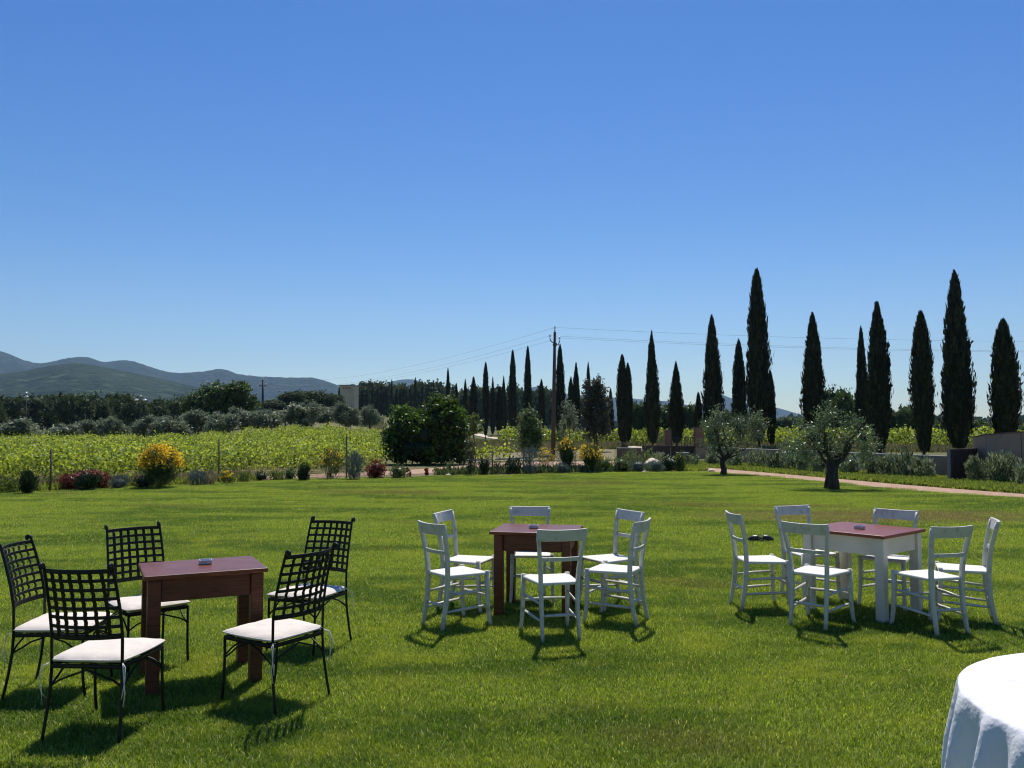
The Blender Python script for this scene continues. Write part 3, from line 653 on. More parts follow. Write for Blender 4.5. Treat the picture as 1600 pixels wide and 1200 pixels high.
# ------------------------------------------------------------------ vineyards
def vineyard(name, rows, label, leafL=.13, dens=120, hgt=1.25, seed=4, bed=False):
    rg = np.random.default_rng(seed); Cs = []; Rs = []
    for (xa, ya, xb, yb) in rows:
        L = sqrt((xb - xa) ** 2 + (yb - ya) ** 2); n = int(L * dens)
        t = rg.random(n); X = xa + (xb - xa) * t; Y = ya + (yb - ya) * t; s_ = t * L
        prof = hgt * (.80 + .12 * np.sin(s_ * 2.1 + xa) + .10 * np.sin(s_ * 5.3 + ya) + .06 * np.sin(s_ * 11))
        z = .18 + (prof - .18) * rg.random(n) ** .72; wdt = .34
        # long shoots
        sh = rg.random(n) < .05; z = np.where(sh, z + rg.random(n) * .35, z)
        C = np.stack([X + rg.normal(size=n) * wdt * .5, Y + rg.normal(size=n) * wdt, z + terr(X, Y)], 1)
        cl = .5 + .5 * np.sin(s_ * 3.3 + rg.uniform(0, 6)) * np.sin(s_ * 7.7)
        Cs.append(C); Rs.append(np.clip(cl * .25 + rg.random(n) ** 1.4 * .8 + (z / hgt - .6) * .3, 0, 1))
    C = np.concatenate(Cs); R = np.concatenate(Rs)
    if bed:
        kp = C[:, 1] > np.interp(C[:, 0], [e[0] for e in EW], [e[1] for e in EW]) + 1.1 + np.clip((C[:, 0] + 11) * .12, 0, 3); C, R = C[kp], R[kp]
    n = len(C)
    O = np.tile(np.array([[0, 0, 1.]]), (n, 1))
    V, Q = leaves(C, leafL, leafL * .85, O, .1, rg)
    o = npmesh(name, V, Q, M['vine'], rnd=R); tag(o, label, 'vines', kind='stuff'); return o
rows = []
for k in range(29):
    Y = 21.8 + k * 1.5
    rows.append((-.75 * Y - 3, Y - .3, -.157 * Y, Y + .3))
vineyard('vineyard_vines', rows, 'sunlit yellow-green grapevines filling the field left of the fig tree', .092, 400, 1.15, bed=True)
rows = []
for k in range(4):
    Y = 66 + k * 2.4; rows.append((-.02 * Y, Y + 18, .80 * Y, Y - 9))
vineyard('vineyard_vines', rows, 'bright strip of grapevines behind the cypresses on the right', .22, 95, 1.75, 6)
rows = [(x, 38.5, x + 1.2, 38.2) for x in (-2.2, -1.2)]
vineyard('vine_shoots', rows, 'patch of yellow-green vine shoots just right of the fig tree', .14, 170, 1.0, 9)

# ------------------------------------------------------------------ meadow grass / weeds
def tufts(name, zones, m, label, n, L, W, seed=3, up=.85, clump=0):
    rg = np.random.default_rng(seed); Cs = []
    for poly, wt in zones:  # quad given by 4 world pts
        k = int(n * wt); u = rg.random((k, 1)); v = rg.random((k, 1)); P = [np.array(p) for p in poly]
        xy = (P[0] * (1 - u) + P[1] * u) * (1 - v) + (P[3] * (1 - u) + P[2] * u) * v; Cs.append(xy)
    xy = np.concatenate(Cs); k = len(xy); ln = L * rg.uniform(.5, 1.2, k)
    d = np.stack([rg.normal(size=k) * .35, rg.normal(size=k) * .35, np.ones(k)], 1); d /= np.linalg.norm(d, axis=1)[:, None]
    a = rg.uniform(0, pi, k); s_ = np.stack([np.cos(a), np.sin(a), np.zeros(k)], 1) * (W * rg.uniform(.6, 1.3, k))[:, None] * .5
    if clump:
        nc = max(4, k // clump); cc = xy[:nc]; own = rg.integers(0, nc, k); big = rg.uniform(.45, 1.35, nc)
        xy = cc[own] + rg.normal(size=(k, 2)) * (.13 * big[own])[:, None]; ln = ln * big[own]
    B = np.c_[xy, terr(xy[:, 0], xy[:, 1])]
    V = np.stack([B - s_ * .8, B + s_ * .8, B + d * ln[:, None] * .6 + s_, B + d * ln[:, None] - s_ * .2], 1).reshape(-1, 3)
    o = npmesh(name, V, np.arange(4 * k).reshape(k, 4), m, rnd=rg.random(k)); return tag(o, label, 'grass', kind='stuff')
def q4(a, b, c, d): return [at(*a), at(*b), at(*c), at(*d)]
tufts('meadow_grass', [(q4((700, 690), (980, 697), (980, 701), (700, 712)), .2), (q4((760, 684), (1080, 690), (1090, 701), (830, 689)), .25), (q4((1100, 692), (1640, 690), (1640, 708), (1100, 706)), .45), (q4((470, 690), (600, 690), (600, 680), (470, 680)), .1)], M['meadow'],
      'rough pale meadow grass around the cypresses and dirt road', 60000, .45, .10, 3)
tufts('verge_weeds', [([at(*a) for a in ((1100, 720), (1350, 738), (1350, 752), (1105, 731))], .45), ([at(*a) for a in ((1350, 738), (1490, 748), (1490, 764), (1350, 752))], .3), ([at(*a) for a in ((1490, 752), (1760, 762), (1760, 782), (1490, 764))], .3), ([at(*a) for a in ((1040, 722), (1100, 722), (1105, 736), (1030, 736))], .1)],
      M['weeds'], 'bright low weeds and clover between the path and the long low wall', 42000, .13, .06, 5)
tufts('bed_groundcover', [([at(*a) for a in ((-100, 766), (400, 747), (400, 751), (-100, 775))], .35), ([at(*a) for a in ((400, 746), (700, 741), (700, 743.5), (400, 750.5))], .3), ([at(*a) for a in ((700, 740), (1040, 733), (1040, 736.5), (700, 743))], .35)],
      M['weeds'], 'scattered small seedlings and weeds in the soil of the long flower bed', 34000, .17, .05, 8, clump=22)
tufts('bed_foliage', [([at(*a) for a in ((690, 741), (1040, 733), (1040, 736.5), (690, 743))], .5), ([at(*a) for a in ((-60, 768), (400, 750), (400, 751.5), (-60, 773))], .5), ([at(*a) for a in ((400, 748), (700, 742), (700, 743.5), (400, 750.5))], .2)],
      M['young'], 'taller leafy seedlings crowding the middle of the flower bed and path edge', 4200, .26, .08, 18, clump=12)
tufts('dry_stalks', [([at(*a) for a in ((-100, 764), (400, 748), (400, 751), (-100, 774))], .4), ([at(*a) for a in ((400, 747), (1000, 735), (1000, 737), (400, 750))], .3), ([at(*a) for a in ((1500, 752), (1600, 756), (1600, 765), (1520, 762))], .2)],
      M['straw'], 'dry straw-coloured stalks among the flower bed plants', 5000, .30, .03, 9, clump=25)

# ------------------------------------------------------------------ bed plants
def bush(name, px, by, ty, wpx, m, label, group, L=.07, W=.03, n=900, up=.5, flowers=None, nf=0, cat='shrub', shape='dome', core=True, fl_low=.45, fl_size=.06, inner=.6, depth=None):
    x, y = at(px, by); 
    if depth: y = depth; x = PX(px, by, depth)[0]
    root = empty(name, (x, y + .15, 0), random.uniform(0, 6), label, cat, group); y += .15
    zt = max(PX(px, ty, y)[2], .12); r = wpx * y / F / 2
    if shape == 'dome': lobes = [((0, 0, zt * .48), (r, r, zt * .52))] + [((cos(a) * r * .5, sin(a) * r * .5, zt * random.uniform(.35, .75)), (r * .45, r * .45, zt * .28)) for a in (0.3, 1.7, 3.1, 4.6, 5.6)]
    elif shape == 'column': lobes = [((0, 0, zt * .5), (r * .8, r * .8, zt * .5)), ((r * .2, 0, zt * .75), (r * .6, r * .6, zt * .22)), ((-r * .25, .0, zt * .3), (r * .6, r * .6, zt * .25))]
    elif shape == 'fan': lobes = [((0, 0, zt * .55), (r * .95, r * .95, zt * .45)), ((-r * .4, 0, zt * .75), (r * .45, r * .45, zt * .25)), ((r * .4, 0, zt * .7), (r * .5, r * .5, zt * .25)), ((0, 0, zt * .25), (r * .45, r * .45, zt * .28))]
    per = 10; C, R, O = clumped(lobes, max(6, n // per), per, min(.06, r * .18), None, inner, -1.1)
    C[:, 2] = np.maximum(C[:, 2], .02); D = O * .6; D[:, 2] = np.abs(D[:, 2]) + .8
    V, Q = leaves(C, L, W, D, up)
    if core:
        mb = MB(); c, q = lobes[0]; mb.ball(c, tuple(a * .68 for a in q), 8, .25); n0 = len(V); V = np.vstack([V, np.array(mb.v)]); Q = np.vstack([Q, np.array(mb.f) + n0]); R = np.r_[R, np.full(len(mb.f), .0)]
    npmesh('foliage', V, Q, m, root, rnd=R)
    if flowers is not None:
        C2, R2, O2 = clumped(lobes, max(5, nf // 8), 8, r * .13, None, .88, -1); k = C2[:, 2] > zt * fl_low; C2, R2 = C2[k] * 1.03, R2[k]
        V, Q = leaves(C2, fl_size, fl_size * .8); npmesh('blossoms', V, Q, flowers, root, rnd=R2)
    mb = MB()
    for q in range(3): mb.tube([(0, 0, -.03), (random.uniform(-.3, .3) * r, random.uniform(-.3, .3) * r, zt * .5)], [.012, .006], 5)
    mb.build('stem', M['bark'], root); return root
GBD = 'shrubs of the long flower bed'
beds = [
 ('shrub', 8, 771, 748, 30, 'lightgreen', 'loose green shrub at the left frame edge', dict(n=500, L=.08, W=.04, core=False)),
 ('rosemary_bush', 37, 772, 737, 30, 'rosemary', 'dark upright rosemary bush left of the first vineyard stake', dict(n=1500, L=.12, W=.02, up=.8, shape='column')),
 ('red_shrub', 106, 766, 741, 24, 'redleaf', 'dark red shrub just right of the first vineyard stake', dict(n=700)),
 ('flowering_shrub', 133, 767, 734, 38, 'rosemary', 'dark round shrub topped with pink flowers between two red shrubs', dict(n=1400, flowers=M['pink'], nf=260, fl_low=.72, fl_size=.07)),
 ('red_shrub', 154, 764, 742, 20, 'redleaf', 'reddish shrub touching the right side of the pink-flowered one', dict(n=500)),
 ('lavender', 182, 764, 748, 22, 'lavender', 'grey lavender tuft between the pink-flowered shrub and the yellow broom', dict(n=700, L=.12, W=.012, up=.8)),
 ('santolina', 222, 763, 745, 24, 'rosemary', 'low dark grey-green mound at the left foot of the big yellow broom', dict(n=800, L=.06, W=.02)),
 ('broom_bush', 246, 763, 700, 62, 'broomstem', 'biggest broom bush, crowned with orange-yellow flowers, alone in front of the vines', dict(n=3200, L=.16, W=.016, up=.8, shape='fan', flowers=M['yellow'], nf=1700, fl_low=.50, fl_size=.062)),
 ('shrub', 306, 759, 737, 28, 'lavender', 'wispy grey-green shrub between the big yellow broom and the middle stake', dict(n=700, L=.12, W=.02, core=False)),
 ('grass_tuft', 326, 758, 738, 16, 'straw', 'upright tuft of dry grass left of the middle stake', dict(n=300, L=.2, W=.015, up=.9, core=False)),
 ('shrub', 354, 756, 738, 16, 'lightgreen', 'small yellowish shrub just right of the middle stake', dict(n=260, core=False, flowers=M['yellow'], nf=50)),
 ('shrub', 378, 754, 738, 16, 'lightgreen', 'second small yellowish shrub right of the middle stake', dict(n=260, core=False)),
 ('shrub', 405, 752, 740, 14, 'rosemary', 'tiny dark shrub at the left start of the red path', dict(n=250)),
 ('shrub', 430, 751, 738, 18, 'lightgreen', 'small light green shrub at the edge of the red path', dict(n=350, core=False)),
 ('shrub', 451, 750, 735, 14, 'young', 'small olive-green shrub left of the dark pointed rosemary', dict(n=300)),
 ('rosemary_bush', 473, 752, 728, 17, 'rosemary', 'dark pointed rosemary bush standing alone in front of the red path', dict(n=800, L=.1, W=.02, up=.8, shape='column')),
 ('broom_bush', 516, 749, 702, 34, 'broomstem', 'pale broom bush with few yellow flowers left of the third stake', dict(n=1300, L=.15, W=.016, up=.8, core=False, shape='fan', flowers=M['yellow'], nf=200, fl_size=.05)),
 ('broom_bush', 552, 750, 707, 32, 'lavender', 'tall grey-green flowerless broom bush right of the third stake', dict(n=1500, L=.15, W=.016, up=.8, shape='fan', core=False)),
 ('red_shrub', 586, 748, 722, 23, 'redleaf', 'round red-tipped shrub left of the fig tree', dict(n=1000, L=.06, W=.035)),
 ('shrub', 622, 748, 729, 20, 'young', 'grey-green dome shrub on the lawn edge below the fig tree', dict(n=600)),
 ('red_shrub', 637, 746, 733, 7, 'redleaf', 'tiny reddish upright plant right of the dome shrub below the fig', dict(n=120, core=False, shape='column')),
 ('red_shrub', 666, 743, 733, 6, 'redleaf', 'single small dark red sprig on the lawn edge under the fig tree', dict(n=160, core=False, shape='column')),
 ('shrub', 682, 743, 733, 10, 'lightgreen', 'tiny green plant right of the small red sprig', dict(n=120, core=False)),
 ('shrub', 703, 742, 722, 10, 'young', 'sparse upright green plant in front of the right edge of the fig tree', dict(n=140, core=False, shape='column')),
 ('red_shrub', 735, 743, 690, 13, 'reddish', 'tall narrow reddish-brown shrub in front of the red path', dict(n=500, core=False, shape='column', L=.07, W=.04)),
 ('rosemary_bush', 757, 743, 720, 14, 'rosemary', 'dark spiky rosemary right of the tall narrow reddish shrub', dict(n=600, L=.13, W=.016, up=.85, shape='fan')),
 ('shrub', 776, 742, 720, 12, 'reddish', 'sparse reddish twiggy plant between the spiky rosemary and the green shrub', dict(n=130, core=False)),
 ('shrub', 800, 741, 715, 20, 'rosemary', 'leafy dark green shrub left of the feathery broom', dict(n=500, core=False, L=.09, W=.05)),
 ('broom_bush', 828, 741, 700, 30, 'lavender', 'feathery grey-green bush under the light green young tree', dict(n=1400, L=.15, W=.014, up=.85, core=False, shape='fan')),
 ('broom_bush', 853, 739, 704, 22, 'broomstem', 'sparse broom bush with orange-yellow flowers at the foot of the utility pole', dict(n=500, L=.13, W=.014, core=False, shape='fan', flowers=M['yellow'], nf=160, fl_size=.055)),
 ('broom_bush', 886, 738, 687, 34, 'broomstem', 'dense broom bush with a bright yellow cap just right of the utility pole', dict(n=1700, L=.13, W=.02, up=.7, shape='fan', flowers=M['yellow'], nf=420, fl_low=.68, fl_size=.06)),
 ('lavender', 879, 740, 726, 16, 'lavender', 'blue-grey lavender mound at the foot of the dense yellow-capped broom', dict(n=600, L=.08, W=.014)),
 ('lavender', 908, 739, 728, 12, 'lavender', 'small blue-grey lavender mound between two yellow brooms', dict(n=400, L=.08, W=.014)),
 ('broom_bush', 924, 739, 695, 38, 'broomstem', 'wide broom bush dotted yellow all over in front of the bronze-leaved tree', dict(n=1700, L=.13, W=.02, up=.7, shape='fan', flowers=M['yellow'], nf=600, fl_low=.45, fl_size=.052)),
 ('rosemary_bush', 944, 738, 716, 20, 'lightgreen', 'upright green bush right of the wide yellow-dotted broom', dict(n=700, L=.12, W=.016, up=.85)),
 ('shrub', 972, 738, 716, 20, 'young', 'grey-leaved shrub at the left end of the low reddish wall', dict(n=700)),
 ('shrub', 988, 732, 706, 22, 'young', 'green leafy shrub in front of the low reddish wall', dict(n=500, core=False, L=.09, W=.05)),
 ('lavender', 998, 738, 721, 18, 'lavender', 'round silver-grey ball plant left of the pale boulder', dict(n=1000, L=.05, W=.014, inner=.85)),
 ('shrub', 1012, 731, 705, 22, 'young', 'leafy shrub standing behind the silver ball plants', dict(n=420, core=False, L=.1, W=.05)),
 ('lavender', 1027, 738, 721, 17, 'lavender', 'round silver-grey ball plant in front of the pale boulder', dict(n=1000, L=.05, W=.014, inner=.85)),
 ('shrub', 1034, 729, 708, 20, 'oleander', 'whitish-leaved shrub behind the pale boulder', dict(n=400, core=False, L=.1, W=.05)),
 ('shrub', 1047, 737, 716, 17, 'rosemary', 'dark leafy shrub between the boulder and the clipped bush', dict(n=500, L=.08, W=.04)),
 ('clipped_bush', 1064, 736, 709, 17, 'lightgreen', 'upright rounded green bush in front of the grey stone block', dict(n=900, L=.07, W=.03, shape='column')),
 ('shrub', 1084, 728, 711, 14, 'oleander', 'small whitish shrub at the foot of the right gate pillar', dict(n=260, core=False, L=.1, W=.05)),
]
for nm, px, by, ty, wp, mm, lb, kw in beds:
    if wp < 25: kw['n'] = int(kw['n'] * 1.5); wp *= 1.35; ty -= 2
    if 'nf' in kw and wp > 20: kw['nf'] = int(kw['nf'] * 1.9); kw['fl_size'] = kw.get('fl_size', .06) * 1.15
    bush(nm, px, by, ty, wp, M[mm], lb, GBD, **kw)
GOL = 'oleander shrubs along the low wall'
ole = [(1116, 722, 702, 24, 37, 'half hidden left of the young olive trunk'), (1150, 726, 706, 24, 35.5, 'just right of the young olive trunk'), (1185, 727, 704, 32, 35, 'with white flecks below the tallest cypress'), (1212, 730, 706, 24, 33.5, 'low one, first right of the tallest cypress'),
       (1234, 731, 688, 30, 33, 'tallest of them, reaching above the wall'), (1258, 733, 700, 24, 31.5, 'yellowish, below the lone ragged cypress'), (1283, 737, 712, 22, 30.5, 'left of the gnarled trunk'), (1330, 738, 708, 28, 30, 'just right of the gnarled trunk'),
       (1362, 740, 705, 30, 29.2, 'below the big ragged cypress'), (1388, 743, 708, 32, 28.6, 'dense pale one below the right arm of the olive'), (1418, 744, 700, 28, 28.2, 'with two long shoots above the wall'), (1447, 746, 714, 34, 27.6, 'last low one before the brown panel')]
for k, (px, by, ty, wp, d, lb) in enumerate(ole):
    bush('oleander', px, by, ty, wp, M['oleander'], 'shrub against the low wall, ' + lb, GOL, n=620, L=.16, W=.055, core=False, depth=d - .3, up=.6, flowers=M['cushion'] if k in (2, 9) else None, nf=25, fl_size=.04)
bush('oleander', 1527, 757, 712, 24, M['oleander'], 'narrow pale-leaved oleander directly right of the brown panel', 'oleanders at the tall wall', n=800, L=.14, W=.04, core=False, up=.6, depth=25.4)
bush('oleander', 1566, 757, 706, 44, M['oleander'], 'wide glossy oleander in front of the tall sloping wall', 'oleanders at the tall wall', n=1700, L=.15, W=.04, core=False, up=.6, depth=24.9)
bush('oleander', 1612, 764, 722, 34, M['oleander'], 'dark low oleander cut by the right frame edge', 'oleanders at the tall wall', n=900, L=.14, W=.04, core=False, up=.6, depth=23.6)

# ------------------------------------------------------------------ walls, gate, boulder
def wallseg(mb, p, q, th, z0, zt0, zt1=None, off=0):
    p, q = np.array(p, float), np.array(q, float); t_ = (q - p) / np.linalg.norm(q - p); nn = np.array([-t_[1], t_[0]]); zt1 = zt0 if zt1 is None else zt1
    a, b = p - nn * th / 2, p + nn * th / 2; c, d = q + nn * th / 2, q - nn * th / 2
    vs = [(*a, z0), (*d, z0), (*c, z0), (*b, z0), (*a, zt0), (*d, zt1), (*c, zt1), (*b, zt0)]
    mb.add(vs, [(0, 3, 2, 1), (4, 5, 6, 7), (0, 1, 5, 4), (1, 2, 6, 5), (2, 3, 7, 6), (3, 0, 4, 7)])
A1 = PX(1106, 700, 41.0)[:2]; B1 = PX(1481, 700, 28.0)[:2]
wr = empty('garden_wall', (0, 0, 0), 0, 'long low grey rendered garden wall running from the gate to the brown panel', 'wall')
mb = MB(); wallseg(mb, A1, B1, .22, -.1, .68); mb.build('wall_face', M['render'], wr)
mb = MB(); wallseg(mb, A1, B1, .27, .683, .72); mb.build('coping', M['render_cap'], wr)
# brown panel
P0 = PX(1484, 700, 25.9)[:2]; P1 = PX(1526, 700, 27.6)[:2]
pr = empty('metal_screen', (0, 0, 0), 0, 'dark rusty brown metal screen panel at the end of the low wall', 'screen')
mb = MB(); wallseg(mb, P0, P1, .06, .0, 1.0, .99)
for k in range(14):
    q = (k + .5) / 14; c = (np.array(P0) * (1 - q) + np.array(P1) * q); rz = atan2(P1[1] - P0[1], P1[0] - P0[0]); mb.box((c[0] + sin(rz) * .045, c[1] - cos(rz) * .045, .5), (.05, .025, .94), rz)
mb.build('panel', M['corten'], pr)
mb = MB(); wallseg(mb, PX(1481, 700, 25.95)[:2], PX(1484.0, 700, 25.95)[:2], .12, 0, .985); mb.build('post', M['stonegrey'], pr)
tw = empty('sloping_wall', (0, 0, 0), 0, 'tall brown rendered wall with rising top at the right frame edge', 'wall')
T0 = PX(1526.5, 690, 27.7); T1 = PX(1546, 680, 27.0); T2 = PX(1600, 676, 25.6); T3 = PX(1760, 668, 23.0)
mb = MB(); wallseg(mb, T0[:2], T1[:2], .25, -.1, PX(1527, 684, 27.7)[2], T1[2]); wallseg(mb, T1[:2], T2[:2], .25, -.1, T1[2], T2[2]); wallseg(mb, T2[:2], T3[:2], .25, -.1, T2[2], T3[2]); mb.build('wall_face', M['render'], tw)
mb = MB(); zz = .004
for (a, b, za, zb) in ((T0, T1, PX(1527, 684, 27.7)[2], T1[2]), (T1, T2, T1[2], T2[2]), (T2, T3, T2[2], T3[2])):
    p, q = np.array(a[:2]), np.array(b[:2]); t_ = (q - p) / np.linalg.norm(q - p); nn = np.array([-t_[1], t_[0]]) * .14
    mb.add([(*(p - nn), za + zz), (*(q - nn), zb + zz), (*(q + nn), zb + zz), (*(p + nn), za + zz), (*(p - nn), za + .04), (*(q - nn), zb + .04), (*(q + nn), zb + .04), (*(p + nn), za + .04)], [(0, 3, 2, 1), (4, 5, 6, 7), (0, 1, 5, 4), (1, 2, 6, 5), (2, 3, 7, 6), (3, 0, 4, 7)])
mb.build('coping', M['terra_wall'], tw)
# gate group at about 45 m
D = 45.0
def gx(px, d=D): return PX(px, 690, d)[0]
def gz(py, d=D): return PX(1050, py, d)[2]
lw = empty('low_wall', (gx(983, 44), 44, 0), 0, 'low reddish rendered wall beside the dark metal sheet left of the gate', 'wall')
mb = MB(); mb.box((0, 0, gz(701, 44) / 2 - .1), (gx(1003, 44) - gx(965, 44), .25, gz(701, 44) + .2)); mb.build('wall_face', M['terra_wall'], lw)
mb = MB(); mb.box((0, -.0, gz(701, 44) + .03), (gx(1003, 44) - gx(965, 44) + .04, .29, .05)); mb.build('coping', M['render_cap'], lw)
dw = empty('metal_sheet', (gx(1025), D, 0), 0, 'dark solid metal sheet fence between the reddish wall and the thin steel post', 'fence')
mb = MB(); mb.box((0, 0, gz(696) / 2), (gx(1047) - gx(1003.5), .05, gz(696)))
mb.build('panel', M['corten'], dw, .01); mb = MB()
for k in range(8): mb.box((gx(1026 + k * 1.6) - gx(1025), .09, (gz(680) + .3) / 2), (.018, .018, gz(680) - .3 + .6))
mb.build('bars', M['darkpole'], dw)
mb = MB(); mb.box((gx(1048.5) - gx(1025), -.1, gz(671) / 2), (.05, .05, gz(671))); mb.build('post', M['pole'], dw)
for k, (px, ty, wp, lb) in enumerate([(1043.5, 673, 10, 'left brick gate pillar, behind the thin steel post'), (1092, 669, 13, 'right brick gate pillar on a grey rendered base')]):
    g = empty('gate_pillar', (gx(px, 46), 46, 0), 0, lb, 'pillar', 'brick pillars of the gate')
    zt = gz(ty, 46); wm = wp * 46 / F; mb = MB(); mb.box((0, 0, (zt + .55) / 2), (wm, wm, zt - .55)); mb.build('brick_shaft', M['brick'], g, .01)
    mb = MB(); mb.box((0, 0, zt + .03), (wm + .06, wm + .06, .05)); mb.build('cap', M['terra_wall'], g)
    mb = MB(); mb.box((0 if k == 0 else .15, 0, .27), (wm + (.0 if k == 0 else .3), wm + .05, .55)); mb.build('plinth', M['render'], g)
gt = empty('iron_gate', (gx(1067, 46.2), 46.2, 0), 0, 'dark double gate with solid lower half and upright bars on top between the brick pillars', 'gate')
wgt = gx(1085, 46.2) - gx(1049, 46.2)
mb = MB(); mb.box((0, 0, gz(697, 46.2) / 2 + .03), (wgt - .04, .05, gz(697, 46.2) - .06)); mb.build('lower_panel', M['corten'], gt)
mb = MB(); zt = gz(683, 46.2); zl = gz(697, 46.2)
for k in range(15): mb.box((-wgt / 2 + (k + .5) * wgt / 15, 0, (zt + zl) / 2), (.02, .02, zt - zl))
mb.box((0, 0, zt), (wgt - .06, .035, .03)); mb.build('bars', M['darkpole'], gt)
sb = empty('stone_block', (*at(1067, 727), 0), .1, 'grey square stone block with pale flat top beside the gate', 'block')
s_ = at(1067, 727)[1] / F; mb = MB(); mb.box((0, 0, .26), (16 * s_, .45, .52), 0, .93); mb.build('block', M['stonegrey'], sb, .02); mb = MB(); mb.box((0, 0, .545), (17 * s_, .5, .05)); mb.build('slab', M['render_cap'], sb, .01)
def boulder(px, by, r, label, seed):
    random.seed(seed); x, y = at(px, by); mb = MB(); n = 14; prof = []
    mb.ball((0, 0, 0), 1, 14)
    ph = [random.uniform(0, 6) for _ in range(6)]; vs = []
    for (a, b, c) in mb.v:
        k = 1 + .14 * sin(3 * a + ph[0]) * cos(2.3 * b + ph[1]) + .10 * sin(5 * b + 4 * c + ph[2]) + .06 * sin(9 * a - 7 * c + ph[3]) + random.uniform(-.015, .015)
        vs.append((a * r[0] * k, b * r[1] * k, max(c, -.55) * r[2] * k))
    mb.v = vs; o = mb.build('boulder', M['rock']); o.location = (x, y, r[2] * .30); tag(o, label, 'boulder', 'pale boulders in the bed'); return o
boulder(1020, 733, (.42, .38, .30), 'large pale beige boulder between two silver ball plants', 3)
boulder(1046, 730, (.30, .3, .28), 'smaller pale boulder behind the dark leafy shrub', 4)
for k, (px, by, rr, lb) in enumerate([(1008, 739, .08, 'fist-sized stone just left of the large pale boulder'), (947, 738, .07, 'small pale stone under the upright green bush'), (700, 743.5, .07, 'small white stone on the lawn edge below the fig tree'), (1112, 737, .10, 'dark little stone at the start of the red garden path')]):
    o = boulder(px, by, (rr * 1.3, rr, rr * .8), lb, 20 + k); o['category'] = 'stone'; o['group'] = 'small stones on the lawn edge'; o.name = 'stone'
random.seed(77)
# ------------------------------------------------------------------ stakes, poles, lamps, tower
for px, by, ty, lb in ((78, 768, 702, 'leftmost wooden vineyard stake beside the red shrubs'), (341, 754, 686, 'middle wooden vineyard stake between the two yellow brooms'), (541, 748, 678, 'right wooden vineyard stake near the fig tree'), (769, 742, 705, 'short dark wooden stake right of the tall reddish shrub'), (818, 738, 700, 'thin support stake under the light green young tree')):
    x, y = at(px, by); zt = PX(px, ty, y)[2]; r = empty('wooden_stake', (x, y, 0), 0, lb, 'stake', 'stakes along the bed')
    mb = MB(); mb.tube([(0, 0, -.1), (.01, 0, zt * .5), (0, 0, zt)], [.024, .023, .021], 7); mb.build('post', M['stake'], r)
    if px < 600: mb = MB(); mb.tube([(0, 0, zt * .92), (.22, 0, zt * .93)], .006, 5); mb.tube([(-.04, -.04, zt * .9), (.05, -.04, zt * .91)], .008, 5); mb.build('wire_hook', M['wire'], r)
x, y = at(864, 716); ztop = PX(867, 519, y)[2]
up = empty('utility_pole', (x, y, 0), 0, 'tall brown utility pole with three white insulators rising from the yellow brooms', 'utility pole', 'power line poles')
UPX, UPY, UPZ = x, y, ztop; lean = .12
mb = MB(); mb.tube([(0, 0, -.2), (lean * .5, 0, ztop * .5), (lean, 0, ztop)], [.135, .105, .075], 14); mb.build('post', M['pole'], up)
mb = MB(); mb.tube([(lean - .02, 0, ztop - .62), (lean - .22, -.05, ztop - .5), (lean - .27, -.05, ztop - .34)], .028, 6); mb.tube([(lean + .02, 0, ztop - .72), (lean + .2, .05, ztop - .68), (lean + .26, .05, ztop - .45)], .028, 6)
mb.tube([(lean, 0, ztop), (lean, 0, ztop + .14)], .03, 6); mb.tube([(lean - .1, 0, ztop - .64), (lean + .1, 0, ztop - .7)], [.1, .1], 10); mb.build('bracket', M['darkpole'], up)
tips = []
for dx, dy, dz in ((-.27, -.05, -.30), (.26, .05, -.41), (0, 0, .16)):
    mb = MB(); mb.lathe([(.02, 0), (.05, .02), (.055, .06), (.03, .08), (.045, .1), (.045, .14), (.015, .18)], 10, (lean + dx, dy, ztop + dz)); mb.build('insulator', M['insul'], up); tips.append(Vector((x + lean + dx, y + dy, ztop + dz + .1)))
D2 = 112.0; x2, y2, z2 = PX(411, 594, D2); g2 = tz(x2, y2)
p2 = empty('utility_pole', (x2, y2, g2), 0, 'distant dark utility pole with horizontal crossarm in front of the hills', 'utility pole', 'power line poles')
mb = MB(); mb.tube([(0, 0, -.2), (0, 0, z2 - g2)], [.2, .12], 10); mb.build('post', M['darkpole'], p2)
za = PX(411, 603, D2)[2] - g2; mb = MB(); mb.box((0, 0, za), (.95, .12, .12)); mb.build('crossarm', M['darkpole'], p2); tips2 = []
for dx, zz_ in ((-.40, za + .06), (.40, za + .06), (0, z2 - g2)):
    mb = MB(); mb.lathe([(.05, 0), (.11, .04), (.12, .12), (.06, .16), (.10, .2), (.1, .28), (.04, .32)], 10, (dx, 0, zz_)); mb.build('insulator', M['insul'], p2); tips2.append(Vector((x2 + dx, y2, g2 + zz_ + .25)))
x3, y3 = 62.0, 52.0; p3 = empty('utility_pole', (x3, y3, 0), 0, 'brown utility pole beyond the right edge of the garden carrying the same three wires', 'utility pole', 'power line poles')
mb = MB(); mb.tube([(0, 0, -.2), (0, 0, 7.6)], [.155, .085], 12); mb.build('post', M['pole'], p3); tips3 = []
mb = MB(); mb.box((0, 0, 6.9), (.6, .06, .06)); mb.build('crossarm', M['darkpole'], p3)
for dx, zz_ in ((-.27, 6.93), (.27, 6.93), (0, 7.6)):
    mb = MB(); mb.lathe([(.02, 0), (.05, .02), (.055, .06), (.03, .08), (.045, .1), (.015, .18)], 8, (dx, 0, zz_)); mb.build('insulator', M['insul'], p3); tips3.append(Vector((x3 + dx, y3, zz_ + .1)))
wl = ['lower front wire', 'lower rear wire', 'topmost wire']
